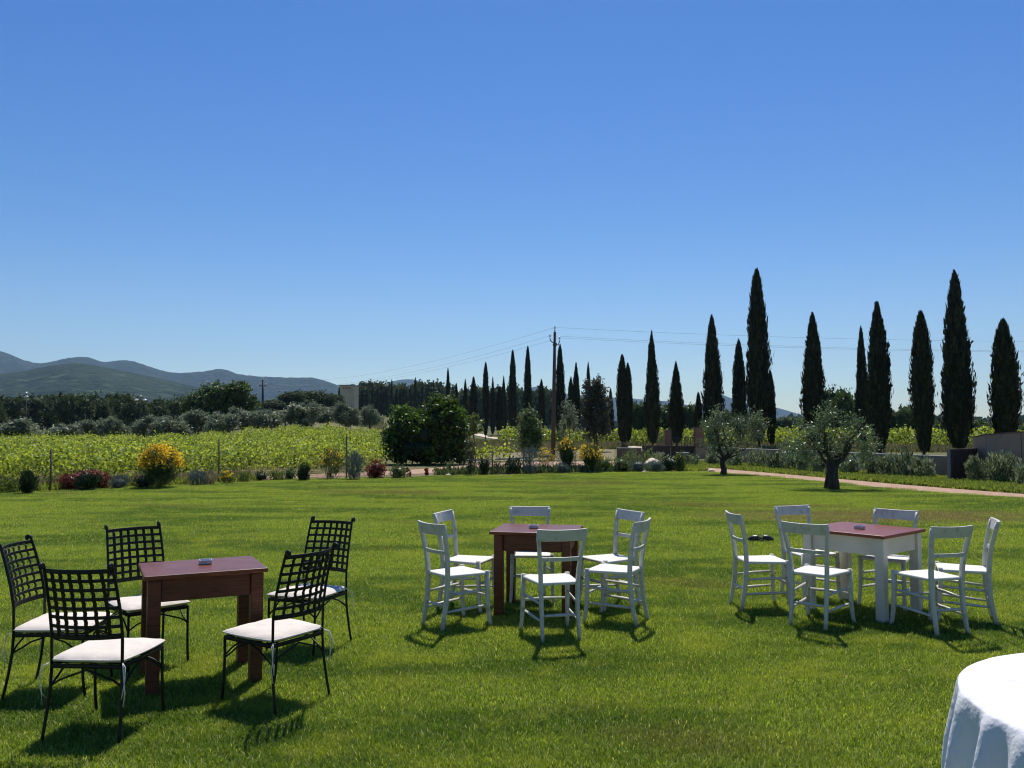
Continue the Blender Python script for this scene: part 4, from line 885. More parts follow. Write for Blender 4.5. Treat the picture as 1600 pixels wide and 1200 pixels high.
for (a, b, side, sag) in ((tips, tips2, 'running left from the brown utility pole to the distant crossarm pole', 1.3), (tips, tips3, 'running right from the brown utility pole past the cypresses', .75)):
    for k in range(3):
        mb = MB(); pts = [a[k].lerp(b[k], t / 24) - Vector((0, 0, sag * 4 * (t / 24) * (1 - t / 24))) for t in range(25)]
        mb.tube(pts, .0042, 5); tag(mb.build('power_line', M['wire']), wl[k] + ' ' + side, 'wire', 'overhead wires')
def lamp(px, ty, d, label, heads):
    x, y, zt = PX(px, ty, d); g = tz(x, y); r = empty('street_lamp', (x, y, g), .3, label, 'street lamp', 'tall lamps among the left trees')
    h = zt - g; mb = MB(); mb.tube([(0, 0, 0), (0, 0, h)], [.08, .05], 8); mb.build('pole', M['darkpole'], r); mb = MB()
    for dx in heads: mb.tube([(0, 0, h - .35), (dx, 0, h - .3)], .03, 6)
    mb.build('arm', M['darkpole'], r)
    for dx in heads:
        mb = MB(); mb.lathe([(.06, 0), (.22, .04), (.24, .1), (.1, .2)], 10, (dx, 0, h - .42)); mb.build('lamp_head', M['insul'], r)
    mb = MB(); mb.lathe([(.05, 0), (.11, .05), (.11, .14), (.04, .2)], 8, (0, 0, h)); mb.build('finial', M['insul'], r)
lamp(220, 620, 90, 'double-headed white street lamp in front of the pines', (-.42, .42)); lamp(41.5, 615, 92, 'slim lamp post with one small white head near the left edge', (.0,))
# tower
DT = 262.0; xa, ya, zt = PX(546, 603, DT); g = tz(xa, ya)
tt = empty('water_tower', (xa, ya, g), -.12, 'square sandy concrete tower with small dark openings under its flat roof', 'tower')
wm = 23 * DT / F; hh = zt - g; mb = MB(); mb.box((0, 0, hh / 2), (wm, wm, hh)); mb.build('wall', M['tower'], tt, .08)
for sx in (-1, 1): mb = MB(); mb.box((sx * (wm / 2 - .15), -wm / 2 - .06, hh / 2), (.5, .14, hh - .1)); mb.build('corner_pilaster', M['tower'], tt)
mb = MB(); mb.box((0, 0, hh + .12), (wm + .7, wm + .7, .25)); mb.build('roof', M['stonegrey'], tt)
for k in range(4): mb = MB(); mb.box((-1.2 + k * .7 + .15, -wm / 2 - .03, hh - .75), (.35, .1, .4)); mb.build('opening', M['corten'], tt)
for sx in (-1, 1): mb = MB(); mb.lathe([(.1, 0), (.3, .1), (.3, .3), (.1, .4)], 8, (sx * (wm / 2 + .6), -wm / 2, hh - .2)); mb.build('floodlight', M['insul'], tt)

# ================================================================== FURNITURE
def table(px_c, rz, size, leg_in, mtop, mleg, label, lw=.078, ap=.14, zt=.745, names='wooden_table'):
    root = empty(names, (px_c[0], px_c[1], 0), rz, label, 'table', 'tables on the lawn')
    sx, sy = size; mb = MB(); mb.box((0, 0, zt - .014), (sx, sy, .028)); mb.build('tabletop', mtop, root, .006)
    lx, ly = leg_in
    for i in (-1, 1):
        for j in (-1, 1): mb = MB(); mb.box((i * (lx / 2), j * (ly / 2), (zt - .03) / 2), (lw, lw, zt - .032)); mb.build('leg', mleg, root, .005)
    for a, b, c, d in ((0, -ly / 2 - .004, lx - lw - .004, .022), (0, ly / 2 + .004, lx - lw - .004, .022)):
        mb = MB(); mb.box((a, b, zt - .032 - ap / 2), (c, d, ap)); mb.build('apron', mleg, root, .003)
    for a in (-lx / 2 - .004, lx / 2 + .004):
        mb = MB(); mb.box((a, 0, zt - .032 - ap / 2), (.022, ly - lw - .004, ap)); mb.build('apron', mleg, root, .003)
    return root
T1c = (-2.06, 5.67); T2c = (.232, 7.75); T3c = (3.18, 7.74)
t1 = table(T1c, radians(27), (.745, .595), (.62, .475), M['mahogany_top'], M['mahogany'], 'dark red wooden table ringed by black iron chairs')
t2 = table(T2c, radians(-11), (.76, .65), (.60, .55), M['mahogany_top'], M['mahogany'], 'dark red wooden table in the middle of the lawn ringed by white chairs')
t3 = table(T3c, radians(41), (.80, .80), (.665, .665), M['redtop'], M['tablewhite'], 'white-legged table with reddish top on the right of the lawn', lw=.08, ap=.15)

def ashtray(px, py, lb, rz):
    x, y = at(px, py, .75); root = empty('ashtray', (x, y, .7455), rz, lb, 'ashtray', 'ashtrays on the tables')
    n = 32; mb = MB(); rings = []
    def sq(r, th): c, s = cos(th), sin(th); e = .55; return (math.copysign(abs(c) ** e, c) * r, math.copysign(abs(s) ** e, s) * r)
    prof = [(.034, 0), (.041, .004), (.043, .026), (.041, .030), (.036, .030), (.031, .012), (.012, .009)]
    vs = []; fs = []
    for i, (r, z) in enumerate(prof):
        for k in range(n):
            th = 2 * pi * k / n; x_, y_ = sq(r, th); dz = -.007 if (i in (3, 4) and k % 8 == 4) else 0; vs.append((x_, y_, z + dz))
    for i in range(len(prof) - 1):
        for k in range(n): k2 = (k + 1) % n; fs.append((i * n + k, i * n + k2, (i + 1) * n + k2, (i + 1) * n + k))
    fs.append(tuple(range(n))[::-1]); fs.append(tuple((len(prof) - 1) * n + k for k in range(n))); mb.add(vs, fs, False); mb.build('bowl', M['ash'], root)
    mb = MB(); mb.lathe([(.02, 0), (.018, .003), (.004, .004)], 10, (0, 0, .0095), wob=.3); mb.build('ash', M['ashd'], root)
ashtray(321, 880, 'pale ashtray on the dark red table among the black iron chairs', .4)
ashtray(834, 824.5, 'grey ashtray on the middle dark red table, partly behind a white chair', -.2)
ashtray(1343, 825.5, 'bluish-grey ashtray on the white-legged table', .7)

def white_chair():
    root = empty('white_chair', (0, 0, 0), 0, 'x', 'chair', 'white wooden chairs')
    # local +Y = direction the sitter faces
    for s in (-1, 1):
        mb = MB(); mb.tube([(s * .150, -.235, 0), (s * .149, -.215, .10), (s * .147, -.190, .25), (s * .150, -.180, .42), (s * .156, -.186, .55), (s * .170, -.205, .68), (s * .186, -.232, .80), (s * .192, -.246, .862)],
                [.8, .9, 1, 1.05, 1, .95, .9, .8], 10, flat=(.0152, .0185), up=(1, 0, 0)); mb.build('rear_leg', M['white'], root)
        mb = MB(); mb.tube([(s * .205, .222, 0), (s * .198, .205, .06), (s * .192, .192, .16), (s * .190, .186, .30), (s * .188, .184, .468)], [.78, .85, .95, 1.05, 1.1], 10, flat=(.0162, .0162), up=(1, 0, 0)); mb.build('front_leg', M['white'], root)
        for z in (.30, .17): mb = MB(); mb.tube([(s * .148, -.19, z - .01), (s * .168, 0, z + .002), (s * .190, .187, z + .012)], [.8, 1.15, .8], 8, flat=(.0095, .0095)); mb.build('stretcher', M['white'], root)
    mb = MB(); mb.tube([(-.19, .187, .26), (0, .187, .262), (.19, .187, .26)], [.8, 1.1, .8], 8, flat=(.010, .010)); mb.build('stretcher', M['white'], root)
    mb = MB(); mb.tube([(-.147, -.198, .205), (0, -.198, .205), (.147, -.198, .205)], [.8, 1.1, .8], 8, flat=(.010, .010)); mb.build('stretcher', M['white'], root)
    # seat: slightly dished trapezoid with rounded edges
    mb = MB(); nx, ny = 12, 12; vs = []; fs = []
    for side, zo in ((1, .462), (0, .428)):
        for j in range(ny + 1):
            v = j / ny * 2 - 1; ve = math.copysign(1 - (1 - abs(v)) ** 1.5, v); y = .008 + ve * .192; hw = .163 + (y + .18) / .38 * .040
            for i in range(nx + 1):
                u = i / nx * 2 - 1; ue = math.copysign(1 - (1 - abs(u)) ** 1.5, u)
                edge = max(abs(ue), abs(ve)) ** 10; z = zo - (.008 * edge + .009 * (1 - ue * ue) * (1 - ve * ve) if side else -.007 * edge)
                vs.append((ue * hw, y + .0, z))
    m_ = nx + 1; n0 = m_ * (ny + 1)
    for j in range(ny):
        for i in range(nx): a = j * m_ + i; fs.append((a, a + 1, a + m_ + 1, a + m_)); fs.append((n0 + a, n0 + a + m_, n0 + a + m_ + 1, n0 + a + 1))
    for i in range(nx): fs.append((i, n0 + i, n0 + i + 1, i + 1)); a = ny * m_ + i; fs.append((a, a + 1, n0 + a + 1, n0 + a))
    for j in range(ny): a = j * m_; fs.append((a, a + m_, n0 + a + m_, n0 + a)); a = j * m_ + nx; fs.append((a, n0 + a, n0 + a + m_, a + m_))
    mb.add(vs, fs, True); mb.build('seat', M['rush'], root)
    def rail(z0, z1, hw, y0, bow, th, dipt=0, lean=0):
        n = 12; vs = []; fs = []
        for i in range(n + 1):
            u = i / n * 2 - 1; x = u * hw; y = y0 - bow * (1 - u * u); t1_ = z1 - dipt * (1 - u * u)
            vs += [(x, y - th / 2, z0), (x, y + th / 2, z0), (x, y + th / 2 - lean, t1_), (x, y - th / 2 - lean, t1_)]
        for i in range(n):
            for k in range(4): k2 = (k + 1) % 4; fs.append((i * 4 + k, (i + 1) * 4 + k, (i + 1) * 4 + k2, i * 4 + k2))
        fs.append((0, 1, 2, 3)); fs.append((n * 4 + 3, n * 4 + 2, n * 4 + 1, n * 4)); b_ = MB(); b_.add(vs, fs, False); return b_
    rail(.782, .878, .203, -.228, .028, .022, .006, .022).build('top_rail', M['white'], root, .004)
    rail(.622, .655, .158, -.200, .022, .015, .0, .005).build('cross_rail', M['white'], root, .004)
    return root
WC = [ # x, y, facing deg, label
 (-.47, 7.17, 37, 'white chair at the near left of the middle table, back turned to the camera'),
 (-.41, 7.86, -20, 'white chair at the far left of the middle table, seen from its front'),
 (.18, 8.22, -88, 'white chair behind the middle table with only its back showing above it'),
 (.32, 6.83, 105, 'white chair in front of the middle table, covering its right legs'),
 (.905, 7.92, 210, 'white chair at the far right of the middle table, seen from its front'),
 (.89, 7.32, 153, 'white chair at the near right of the middle table, seen in profile from behind'),
 (2.28, 7.85, 4, 'white chair in profile at the left end of the white-legged table, nearest the shoes'),
 (2.885, 8.30, -73, 'white chair behind the near left chair of the white-legged table, its back half hidden'),
 (2.59, 7.20, 46, 'white chair in front of the white-legged table on its left, back to the camera'),
 (3.51, 7.96, 229, 'white chair behind the white-legged table on its right, facing the camera'),
 (3.43, 7.02, 107, 'white chair in front of the white-legged table on its right, back to the camera'),
 (3.885, 7.36, 157, 'white chair at the far right of the white-legged table, turned sideways'),
]
proto = white_chair()
for i, (x, y, a, lb) in enumerate(WC):
    o = proto if i == 0 else copy_tree(proto); o.location = (x, y, 0.0); o.rotation_euler = (random.uniform(-.008, .008), random.uniform(-.01, .01), radians(a - 90)); o['label'] = lb

def iron_chair():
    root = empty('iron_chair', (0, 0, 0), 0, 'x', 'chair', 'black iron chairs'); r = .0085
    for s in (-1, 1):
        mb = MB(); mb.tube([(s * .203, .232, 0), (s * .203, .214, .12), (s * .203, .208, .28), (s * .203, .208, .424)], r, 8); mb.build('front_leg', M['iron'], root)
        mb = MB(); mb.tube([(s * .214, -.258, 0), (s * .210, -.244, .07), (s * .205, -.225, .18), (s * .199, -.211, .30), (s * .196, -.205, .43)], r, 8); mb.build('rear_leg', M['iron'], root)
        pts = [(s * .196, -.205, .42), (s * .197, -.208, .56), (s * .196, -.232, .70), (s * .192, -.268, .84), (s * .188, -.300, .945)]
        for k in range(1, 9):
            q = k / 8 * 4.6; rr = .020 - .011 * k / 8; pts.append((s * .188, -.320 + rr * cos(q) + 0, .948 + rr * sin(q)))
        mb = MB(); mb.tube(pts, [r] * 5 + [r * .95] * 8, 8); mb.ball((s * .188, -.322, .948), .011, 6); mb.build('back_post', M['iron'], root)
        mb = MB(); mb.tube([(s * .203, .20, .30), (s * .198, .15, .335), (s * .2, .10, .375), (s * .2, .02, .405)], .006, 6); mb.tube([(s * .2, -.205, .31), (s * .2, -.15, .345), (s * .2, -.10, .38), (s * .2, -.03, .405)], .006, 6)
        mb.build('side_brace', M['iron'], root)
    for yy in (.208, -.208):
        mb = MB(); mb.tube([(-.2, yy, .31), (-.15, yy, .345), (-.11, yy, .36), (0, yy, .402), (.11, yy, .36), (.15, yy, .345), (.2, yy, .31)], .006, 6); mb.build('brace', M['iron'], root)
    mb = MB(); mb.tube([(-.203, .21, .422), (.203, .21, .422)], 1, 8, flat=(.012, .008), up=(0, 0, 1)); mb.tube([(-.199, -.207, .422), (.199, -.207, .422)], 1, 8, flat=(.012, .008), up=(0, 0, 1))
    for s in (-1, 1): mb.tube([(s * .2, -.2, .422), (s * .203, .2, .422)], 1, 8, flat=(.012, .008), up=(0, 0, 1))
    for k in range(4): mb.tube([(-.2, -.13 + k * .09, .419), (.2, -.13 + k * .09, .419)], 1, 6, flat=(.003, .010), up=(0, 0, 1))
    mb.build('seat_frame', M['iron'], root)
    # woven lattice back: 8 horizontal, 6 vertical flat bars
    def yb(z): return float(np.interp(z, [.42, .56, .70, .84, .945], [-.205, -.208, -.232, -.268, -.300]))
    def xw(z): return float(np.interp(z, [.56, .70, .84, .945], [.197, .196, .192, .188]))
    for k in range(8):
        z = .560 + k * .052; mb = MB(); w_ = xw(z); hgt = .0125 if k in (0, 7) else .0095
        mb.tube([(u * w_, yb(z) - .048 * (1 - u * u), z) for u in np.linspace(-1, 1, 13)], 1, 8, flat=(hgt, .0028), up=(0, 0, 1)); mb.build('lattice_bar', M['iron'], root)
    for i in range(6):
        u = -1 + (i + 1) * 2 / 7; mb = MB()
        mb.tube([(u * xw(z), yb(z) - .048 * (1 - u * u) + (.004 if j % 2 else -.004), z) for j, z in enumerate(np.linspace(.560, .924, 15))], 1, 8, flat=(.0105, .0025), up=(1, 0, 0)); mb.build('lattice_bar', M['iron'], root)
    # cushion
    vs = []; fs = []; nx = 16
    def pt(u, v, top):
        e = lambda a: math.copysign(1 - (1 - abs(a)) ** 1.7, a)
        uu, vv = e(u), e(v); edge = max(abs(uu), abs(vv)); hx = .222 - .012 * (vv < 0) * abs(vv); z = .456 + (1 if top else -1) * (.023 * (1 - edge ** 8) + .003 + .006 * (1 - uu * uu) * (1 - vv * vv)) + .002 * sin(9 * uu + 5 * vv)
        q = 1 - .05 * (abs(uu * vv)) ** 3; return (uu * hx * q, .006 + vv * .222 * q, z)
    for top in (1, 0):
        for j in range(nx + 1):
            for i in range(nx + 1): vs.append(pt(i / nx * 2 - 1, j / nx * 2 - 1, top))
    m_ = nx + 1; n0 = m_ * m_
    for j in range(nx):
        for i in range(nx): a = j * m_ + i; fs.append((a, a + 1, a + m_ + 1, a + m_)); fs.append((n0 + a, n0 + a + m_, n0 + a + m_ + 1, n0 + a + 1))
    for i in range(nx): fs.append((i, n0 + i, n0 + i + 1, i + 1)); a = nx * m_ + i; fs.append((a, a + 1, n0 + a + 1, n0 + a)); a = i * m_; fs.append((a, a + m_, n0 + a + m_, n0 + a)); a = i * m_ + nx; fs.append((a, n0 + a, n0 + a + m_, a + m_))
    mb = MB(); mb.add(vs, fs, True); cu = mb.build('cushion', M['cushion'], root)
    mb = MB(); per = [pt(i / nx * 2 - 1, -1, 1) for i in range(nx)] + [pt(1, i / nx * 2 - 1, 1) for i in range(nx)] + [pt(1 - i / nx * 2, 1, 1) for i in range(nx)] + [pt(-1, 1 - i / nx * 2, 1) for i in range(nx)]
    mb.tube([(a, b, .457) for a, b, c in per] + [(per[0][0], per[0][1], .457)], .0055, 6); mb.build('piping', M['cushion'], cu)
    for s in (-1, 1):
        for k in range(2):
            mb = MB(); xx = s * (.205 + .012 * k); mb.tube([(s * .2, -.21, .445), (xx + s * .012, -.235, .43), (xx + s * .022, -.242 - .012 * k, .36), (xx + s * (.026 - .02 * k), -.238 - .01 * k, .28), (xx + s * (.018 - .028 * k), -.240 + .01 * k, .21 + .04 * k)], 1, 6, flat=(.0026, .0014)); mb.build('tie', M['tie'], cu)
    return root
proto = iron_chair()
for me_ in {k.data for k in list(kids(proto)) + [g for k in kids(proto) for g in kids(k)]}:
    for v_ in me_.vertices:
        z_ = v_.co.z; v_.co.z = z_ * .935 if z_ < .49 else (z_ if z_ > .56 else .458 + (z_ - .49) / .07 * .102)
        if z_ > .56: v_.co.z = .56 + (z_ - .56) * .965
IC = [(-2.235, 4.76, 85, 'black iron chair in front of the left table on its left, back to the camera'),
      (-2.85, 5.44, 4, 'black iron chair at the left frame edge, turned sideways to the table'),
      (-2.585, 6.06, -46, 'black iron chair behind the left table on its left, facing the camera'),
      (-1.45, 5.24, 147, 'black iron chair in front of the left table on its right, back to the camera'),
      (-1.53, 6.44, 248, 'black iron chair behind the left table on its right, overlapped by the nearer lattice back')]
for i, (x, y, a, lb) in enumerate(IC):
    o = proto if i == 0 else copy_tree(proto); o.location = (x, y, 0.0); o.rotation_euler = (0, random.uniform(-.01, .01), radians(a - 90)); o['label'] = lb

# round table with cloth
RC = (2.285, 2.745); RR = .762
rt_ = empty('round_table', (*RC, 0), 0, 'round table hidden under the long white cloth in the bottom right corner', 'table')
mb = MB(); mb.lathe([(RR - .01, .715), (RR - .01, .742)], 48); mb.build('tabletop', M['mahogany'], rt_)
for k in range(4): a = k * pi / 2 + .4; mb = MB(); mb.box((cos(a) * .45, sin(a) * .45, .357), (.05, .05, .714), a); mb.build('leg', M['mahogany'], rt_)
def cloth():
    n = 432; V = []; Q = []; rg = np.random.default_rng(9)
    rad = [0.001] + list(np.linspace(.03, .74, 44)) + [.750]
    folds = [(a, rg.uniform(.45, 1.0), rg.uniform(.045, .085)) for a in np.arange(0, 2 * pi - .01, 2 * pi / 22) + rg.uniform(-.09, .09, 22)]
    def fold(th):
        f = 0
        for a, s_, w_ in folds:
            dlt = (th - a + pi) % (2 * pi) - pi; f += s_ * exp(-(dlt / w_) ** 2)
        return f
    for r in rad:
        for k in range(n):
            th = 2 * pi * k / n; x, y = r * cos(th), r * sin(th)
            z = .7475 + .004 * exp(-abs(x + .22 * y + .25) / .012) + .004 * exp(-abs(y - .1 * x - .12) / .012) + .0012 * sin(7 * x + 3 * y) * sin(5 * y) + .0012
            V.append((x, y, z))
    drops = [(.005, .002), (.010, .008), (.017, .02), (.021, .04), (.022, .07), (.024, .12), (.028, .18), (.034, .25), (.04, .32), (.047, .40), (.053, .48), (.06, .56), (.066, .62)]
    for (o, dz) in drops:
        for k in range(n):
            th = 2 * pi * k / n; f = fold(th); t = min(dz / .5, 1.2)
            r = RR - .002 + o * .35 + f * .14 * t ** .7 - .012 * t * (1 if f < .2 else 0) + .006 * sin(th * 31 + dz * 9) * t + .008 * sin(dz * 14 + th * 5) * t
            th2 = th + .035 * t * sin(th * 13 + 1.3)
            V.append((r * cos(th2), r * sin(th2), .7485 - dz))
    m_ = len(rad) + len(drops)
    for i in range(m_ - 1):
        for k in range(n): k2 = (k + 1) % n; Q.append((i * n + k, i * n + k2, (i + 1) * n + k2, (i + 1) * n + k))
    o = npmesh('tablecloth', V, np.array(Q)[:, ::-1], M['cloth']); o.location = (*RC, 0); o.rotation_euler = (0, 0, .3); o.data.polygons.foreach_set('use_smooth', [True] * len(o.data.polygons))
    so_ = o.modifiers.new('thick', 'SOLIDIFY'); so_.thickness = .0015; so_.offset = 0
    tag(o, 'white draped cloth over the round table in the bottom right corner', 'tablecloth')
cloth()

# shoes
def shoe(px, py, rz, lb, tilt=0):
    x, y = at(px, py, .03); root = empty('shoe', (x, y, .022), rz, lb, 'shoe', 'pair of dark slip-on shoes left on the grass'); root.rotation_euler = (tilt, 0, rz); root.scale = (.86, .86, .86)
    n = 24; vs = []; fs = []
    def outl(t): # sole outline, length along x
        th = 2 * pi * t; xx = cos(th) * .135; yy = sin(th) * (.046 + .010 * cos(th)) - .004 * cos(2 * th); return xx, yy
    for z, k in ((0, .95), (.012, 1.0), (.026, .98)):
        for i in range(n): a, b = outl(i / n); vs.append((a * k, b * k, z))
    for l in range(2):
        for i in range(n): i2 = (i + 1) % n; fs.append((l * n + i, l * n + i2, (l + 1) * n + i2, (l + 1) * n + i))
    fs.append(tuple(range(n))[::-1]); fs.append(tuple(2 * n + i for i in range(n))); mb = MB(); mb.add(vs, fs, True); mb.build('sole', M['blacklth'], root)
    # upper: toe box shell
    vs = []; fs = []; m_ = 9; nn = 11
    for i in range(m_):
        u = i / (m_ - 1); xx = .132 - u * .17; hgt = .018 + .055 * sin(min(u * 1.5, 1) * pi / 2); hw = .050 * sin(min(.2 + u * 1.3, 1) * pi / 2)
        for j in range(nn): a = pi * j / (nn - 1); vs.append((xx, cos(a) * hw, .022 + sin(a) * hgt))
    for i in range(m_ - 1):
        for j in range(nn - 1): a = i * nn + j; fs.append((a, a + 1, a + nn + 1, a + nn))
    mb = MB(); mb.add(vs, fs, True); up_o = mb.build('upper', M['blacklth'], root); s2 = up_o.modifiers.new('t', 'SOLIDIFY'); s2.thickness = .004
    mb = MB(); mb.tube([(-.125 * cos(q) if False else -.02 - .11 * sin(q), cos(q) * .045, .028 + .035 * sin(q)) for q in np.linspace(0, pi, 13)], 1, 6, flat=(.012, .003), up=(0, 0, 1)); mb.build('heel_strap', M['blacklth'], root)
    mb = MB(); mb.box((-.03, 0, .0285), (.16, .06, .004)); mb.build('insole', M['insole'], root, .002)
shoe(1181, 844.5, radians(160), 'left dark shoe of the pair lying on the grass beside the white chairs', .1)
shoe(1196, 844, radians(-20), 'right dark shoe of the pair lying on the grass beside the white chairs', -.15)

# ================================================================== LAWN GRASS (one stuff object, blades instanced by its own node tree)
def grass():
    rg = np.random.default_rng(2); nb = 1250; rad = .42
    r = rad * np.sqrt(rg.random(nb)); a = rg.uniform(0, 2 * pi, nb); bx, by = r * np.cos(a), r * np.sin(a)
    h = rg.uniform(.014, .033, nb); az = rg.uniform(0, 2 * pi, nb); bend = rg.uniform(.006, .034, nb); wd = rg.uniform(.0013, .0027, nb)
    s_ = np.stack([-np.sin(az), np.cos(az)], 1) * wd[:, None]; dr_ = np.stack([np.cos(az), np.sin(az)], 1)
    B = np.stack([bx, by], 1); V = []
    P0 = np.c_[B - s_, np.zeros(nb)]; P1 = np.c_[B + s_, np.zeros(nb)]
    Mi = B + dr_ * (bend * .35)[:, None]; P2 = np.c_[Mi + s_ * .85, h * .6]; P3 = np.c_[Mi - s_ * .85, h * .6]
    Tp = B + dr_ * bend[:, None]; P4 = np.c_[Tp + s_ * .12, h]; P5 = np.c_[Tp - s_ * .12, h]
    V = np.stack([P0, P1, P2, P3, P4, P5], 1).reshape(-1, 3)
    k = np.arange(nb)[:, None] * 6; Q = np.concatenate([k + np.array([0, 1, 2, 3]), k + np.array([3, 2, 4, 5])])
    rb = rg.random(nb); rb = np.where(rg.random(nb) < .05, 1.6, rb); R = np.concatenate([rb, rb])
    # scatter points over the visible lawn
    pts = []; y = 2.2
    while y < 36:
        sp = .26 if y < 7 else (.30 if y < 12 else .42)
        xs = np.arange(-.72 * y - 1.5, .72 * y + 1.5, sp); X = xs + rg.uniform(-.5, .5, len(xs)) * sp; Y = y + rg.uniform(-.5, .5, len(xs)) * sp
        lim = np.array([ynear(q) for q in X]) - .30; kp = Y < lim
        pts.append(np.c_[X[kp], Y[kp], np.full(kp.sum(), .004)]); y += sp
    P = np.vstack(pts); n0 = len(V); allV = np.vstack([V, P])
    me = bpy.data.meshes.new('grass'); me.vertices.add(len(allV)); me.vertices.foreach_set('co', allV.astype(np.float32).ravel())
    me.loops.add(Q.size); me.loops.foreach_set('vertex_index', Q.astype(np.int32).ravel()); me.polygons.add(len(Q)); me.polygons.foreach_set('loop_start', np.arange(0, Q.size, 4, dtype=np.int32))
    at_ = me.attributes.new('rnd', 'FLOAT', 'FACE'); at_.data.foreach_set('value', R.astype(np.float32))
    ip = me.attributes.new('is_pt', 'FLOAT', 'POINT'); ip.data.foreach_set('value', np.r_[np.zeros(n0), np.ones(len(P))].astype(np.float32))
    ro = me.attributes.new('rot', 'FLOAT', 'POINT'); ro.data.foreach_set('value', rg.uniform(0, 2 * pi, len(allV)).astype(np.float32))
    sc_ = np.where(allV[:, 1] > 12, 1.22, 1.0) * rg.uniform(.88, 1.15, len(allV)); s2 = me.attributes.new('scl', 'FLOAT', 'POINT'); s2.data.foreach_set('value', sc_.astype(np.float32))
    me.update(calc_edges=True)
    m, t, b, o = new_mat('lawn_grass_blades')
    an = _n(t, 'ShaderNodeAttribute', attribute_name='rnd')
    c = mixc(t, an.outputs['Fac'], (.085, .140, .012), (.47, .56, .070))
    dk = noise_fac(t, .42, (.55, 1.9, 1), 'World', detail=5, lo=.46, hi=.58)       # worn / denser patches of a darker green
    c = mixc(t, dk, c, (.12, .20, .020))
    dk2 = noise_fac(t, 1.7, (1, 1.3, 1), 'World', detail=3, lo=.52, hi=.72)
    c = mixc(t, dk2, c, (.37, .41, .045))
    br = noise_fac(t, .21, (.8, 1.5, 1), 'World', detail=4, lo=.57, hi=.68)
    c = mixc(t, br, c, (.21, .19, .055))
    gp = _n(t, 'ShaderNodeNewGeometry'); mpp = _n(t, 'ShaderNodeMapping', vector_type='TEXTURE'); mpp.inputs['Location'].default_value = (6.9, 15.8, 0); mpp.inputs['Scale'].default_value = (4.2, 1.5, 50)
    t.links.new(gp.outputs['Position'], mpp.inputs[0]); gr = _n(t, 'ShaderNodeTexGradient', gradient_type='SPHERICAL'); t.links.new(mpp.outputs[0], gr.inputs[0])
    mm = _n(t, 'ShaderNodeMath', operation='MULTIPLY'); t.links.new(gr.outputs['Fac'], mm.inputs[0]); t.links.new(noise_fac(t, 1.3, (.7, 1.5, 1), 'World', detail=5, lo=.3, hi=.6), mm.inputs[1]); ms = _n(t, 'ShaderNodeMath', operation='MULTIPLY', use_clamp=True); t.links.new(mm.outputs[0], ms.inputs[0]); ms.inputs[1].default_value = 2.2
    c = mixc(t, ms.outputs[0], c, (.26, .20, .10))
    st = _n(t, 'ShaderNodeMapRange'); st.inputs['From Min'].default_value = 1.2; st.inputs['From Max'].default_value = 1.3; t.links.new(an.outputs['Fac'], st.inputs['Value'])
    c = mixc(t, st.outputs[0], c, (.62, .58, .26))
    t.links.new(c, b.inputs['Base Color']); b.inputs['Roughness'].default_value = .45; b.inputs['Specular IOR Level'].default_value = .22
    tr = _n(t, 'ShaderNodeBsdfTranslucent'); mx = _n(t, 'ShaderNodeMixShader'); mx.inputs[0].default_value = .5; g = _n(t, 'ShaderNodeMix', data_type='RGBA', blend_type='MULTIPLY'); g.inputs[0].default_value = 1
    t.links.new(c, g.inputs[6]); g.inputs[7].default_value = (1.15, 1.2, .55, 1); t.links.new(g.outputs[2], tr.inputs[0]); t.links.new(b.outputs[0], mx.inputs[1]); t.links.new(tr.outputs[0], mx.inputs[2]); t.links.new(mx.outputs[0], o.inputs[0])
    me.materials.append(m)
    ob = bpy.data.objects.new('grass', me); COL.objects.link(ob)
    ng = bpy.data.node_groups.new('scatter', 'GeometryNodeTree'); ng.interface.new_socket('Geometry', in_out='INPUT', socket_type='NodeSocketGeometry'); ng.interface.new_socket('Geometry', in_out='OUTPUT', socket_type='NodeSocketGeometry')
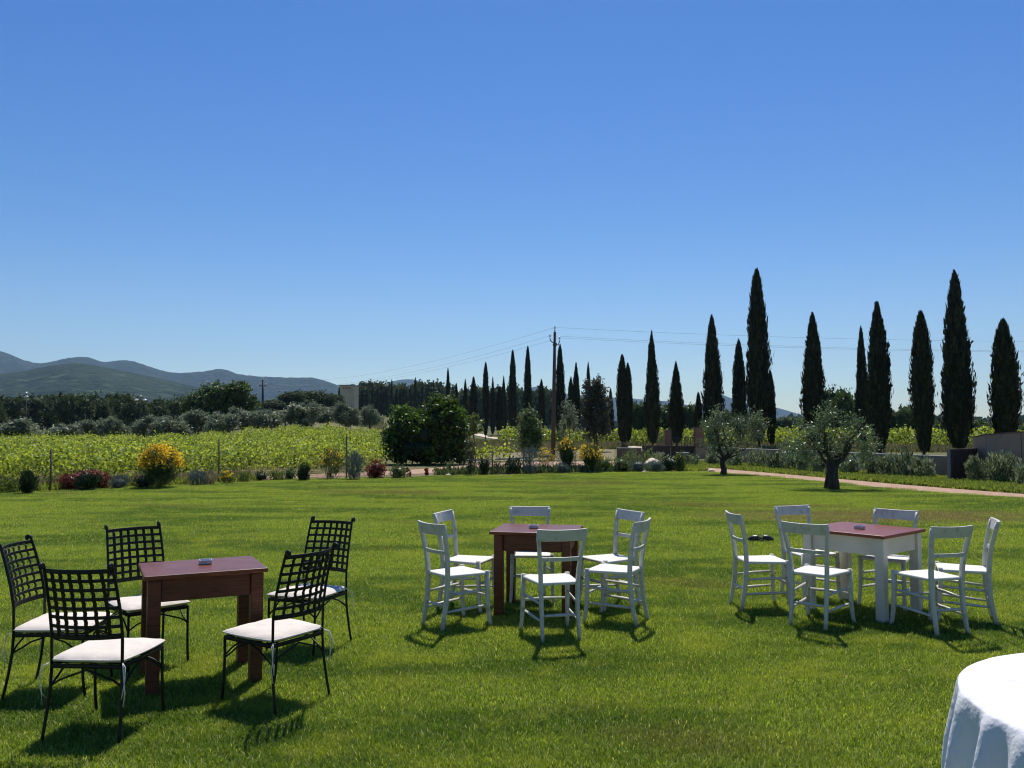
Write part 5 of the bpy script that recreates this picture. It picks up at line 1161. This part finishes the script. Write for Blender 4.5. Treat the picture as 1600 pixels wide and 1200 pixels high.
    N = ng.nodes; Lk = ng.links; gi = N.new('NodeGroupInput'); go = N.new('NodeGroupOutput')
    def attr(nm): q = N.new('GeometryNodeInputNamedAttribute'); q.data_type = 'FLOAT'; q.inputs['Name'].default_value = nm; return q.outputs['Attribute']
    cmp_ = N.new('FunctionNodeCompare'); cmp_.data_type = 'FLOAT'; cmp_.operation = 'GREATER_THAN'; Lk.new(attr('is_pt'), cmp_.inputs[0]); cmp_.inputs[1].default_value = .5
    sep = N.new('GeometryNodeSeparateGeometry'); sep.domain = 'POINT'; Lk.new(gi.outputs[0], sep.inputs['Geometry']); Lk.new(cmp_.outputs[0], sep.inputs['Selection'])
    iop = N.new('GeometryNodeInstanceOnPoints'); Lk.new(sep.outputs[0], iop.inputs['Points']); Lk.new(sep.outputs[1], iop.inputs['Instance'])
    cx = N.new('ShaderNodeCombineXYZ'); Lk.new(attr('rot'), cx.inputs[2]); er = N.new('FunctionNodeEulerToRotation'); Lk.new(cx.outputs[0], er.inputs[0]); Lk.new(er.outputs[0], iop.inputs['Rotation'])
    Lk.new(attr('scl'), iop.inputs['Scale']); Lk.new(iop.outputs[0], go.inputs[0])
    md = ob.modifiers.new('scatter', 'NODES'); md.node_group = ng
    tag(ob, 'short sunlit green lawn grass with darker patches', 'grass', kind='stuff')
    print('grass points', len(P))
grass()

# ================================================================== HAZE
HAZE = 0.000075
if HAZE:
    mb = MB(); mb.box((0, 4500, 500), (19000, 13000, 1100)); hz = mb.build('haze', bpy.data.materials.new('haze_air'))
    hz.location.z = -25.0 + 0; m = hz.data.materials[0]; m.use_nodes = True; t = m.node_tree; t.nodes.clear(); o = _n(t, 'ShaderNodeOutputMaterial'); v = _n(t, 'ShaderNodeVolumePrincipled')
    v.inputs['Color'].default_value = (.44, .70, 1.0, 1); v.inputs['Density'].default_value = HAZE; v.inputs['Anisotropy'].default_value = 0.35; t.links.new(v.outputs[0], o.inputs['Volume']); tag(hz, 'thin blue air haze over the whole valley', 'haze', kind='stuff')
    hz.visible_shadow = True
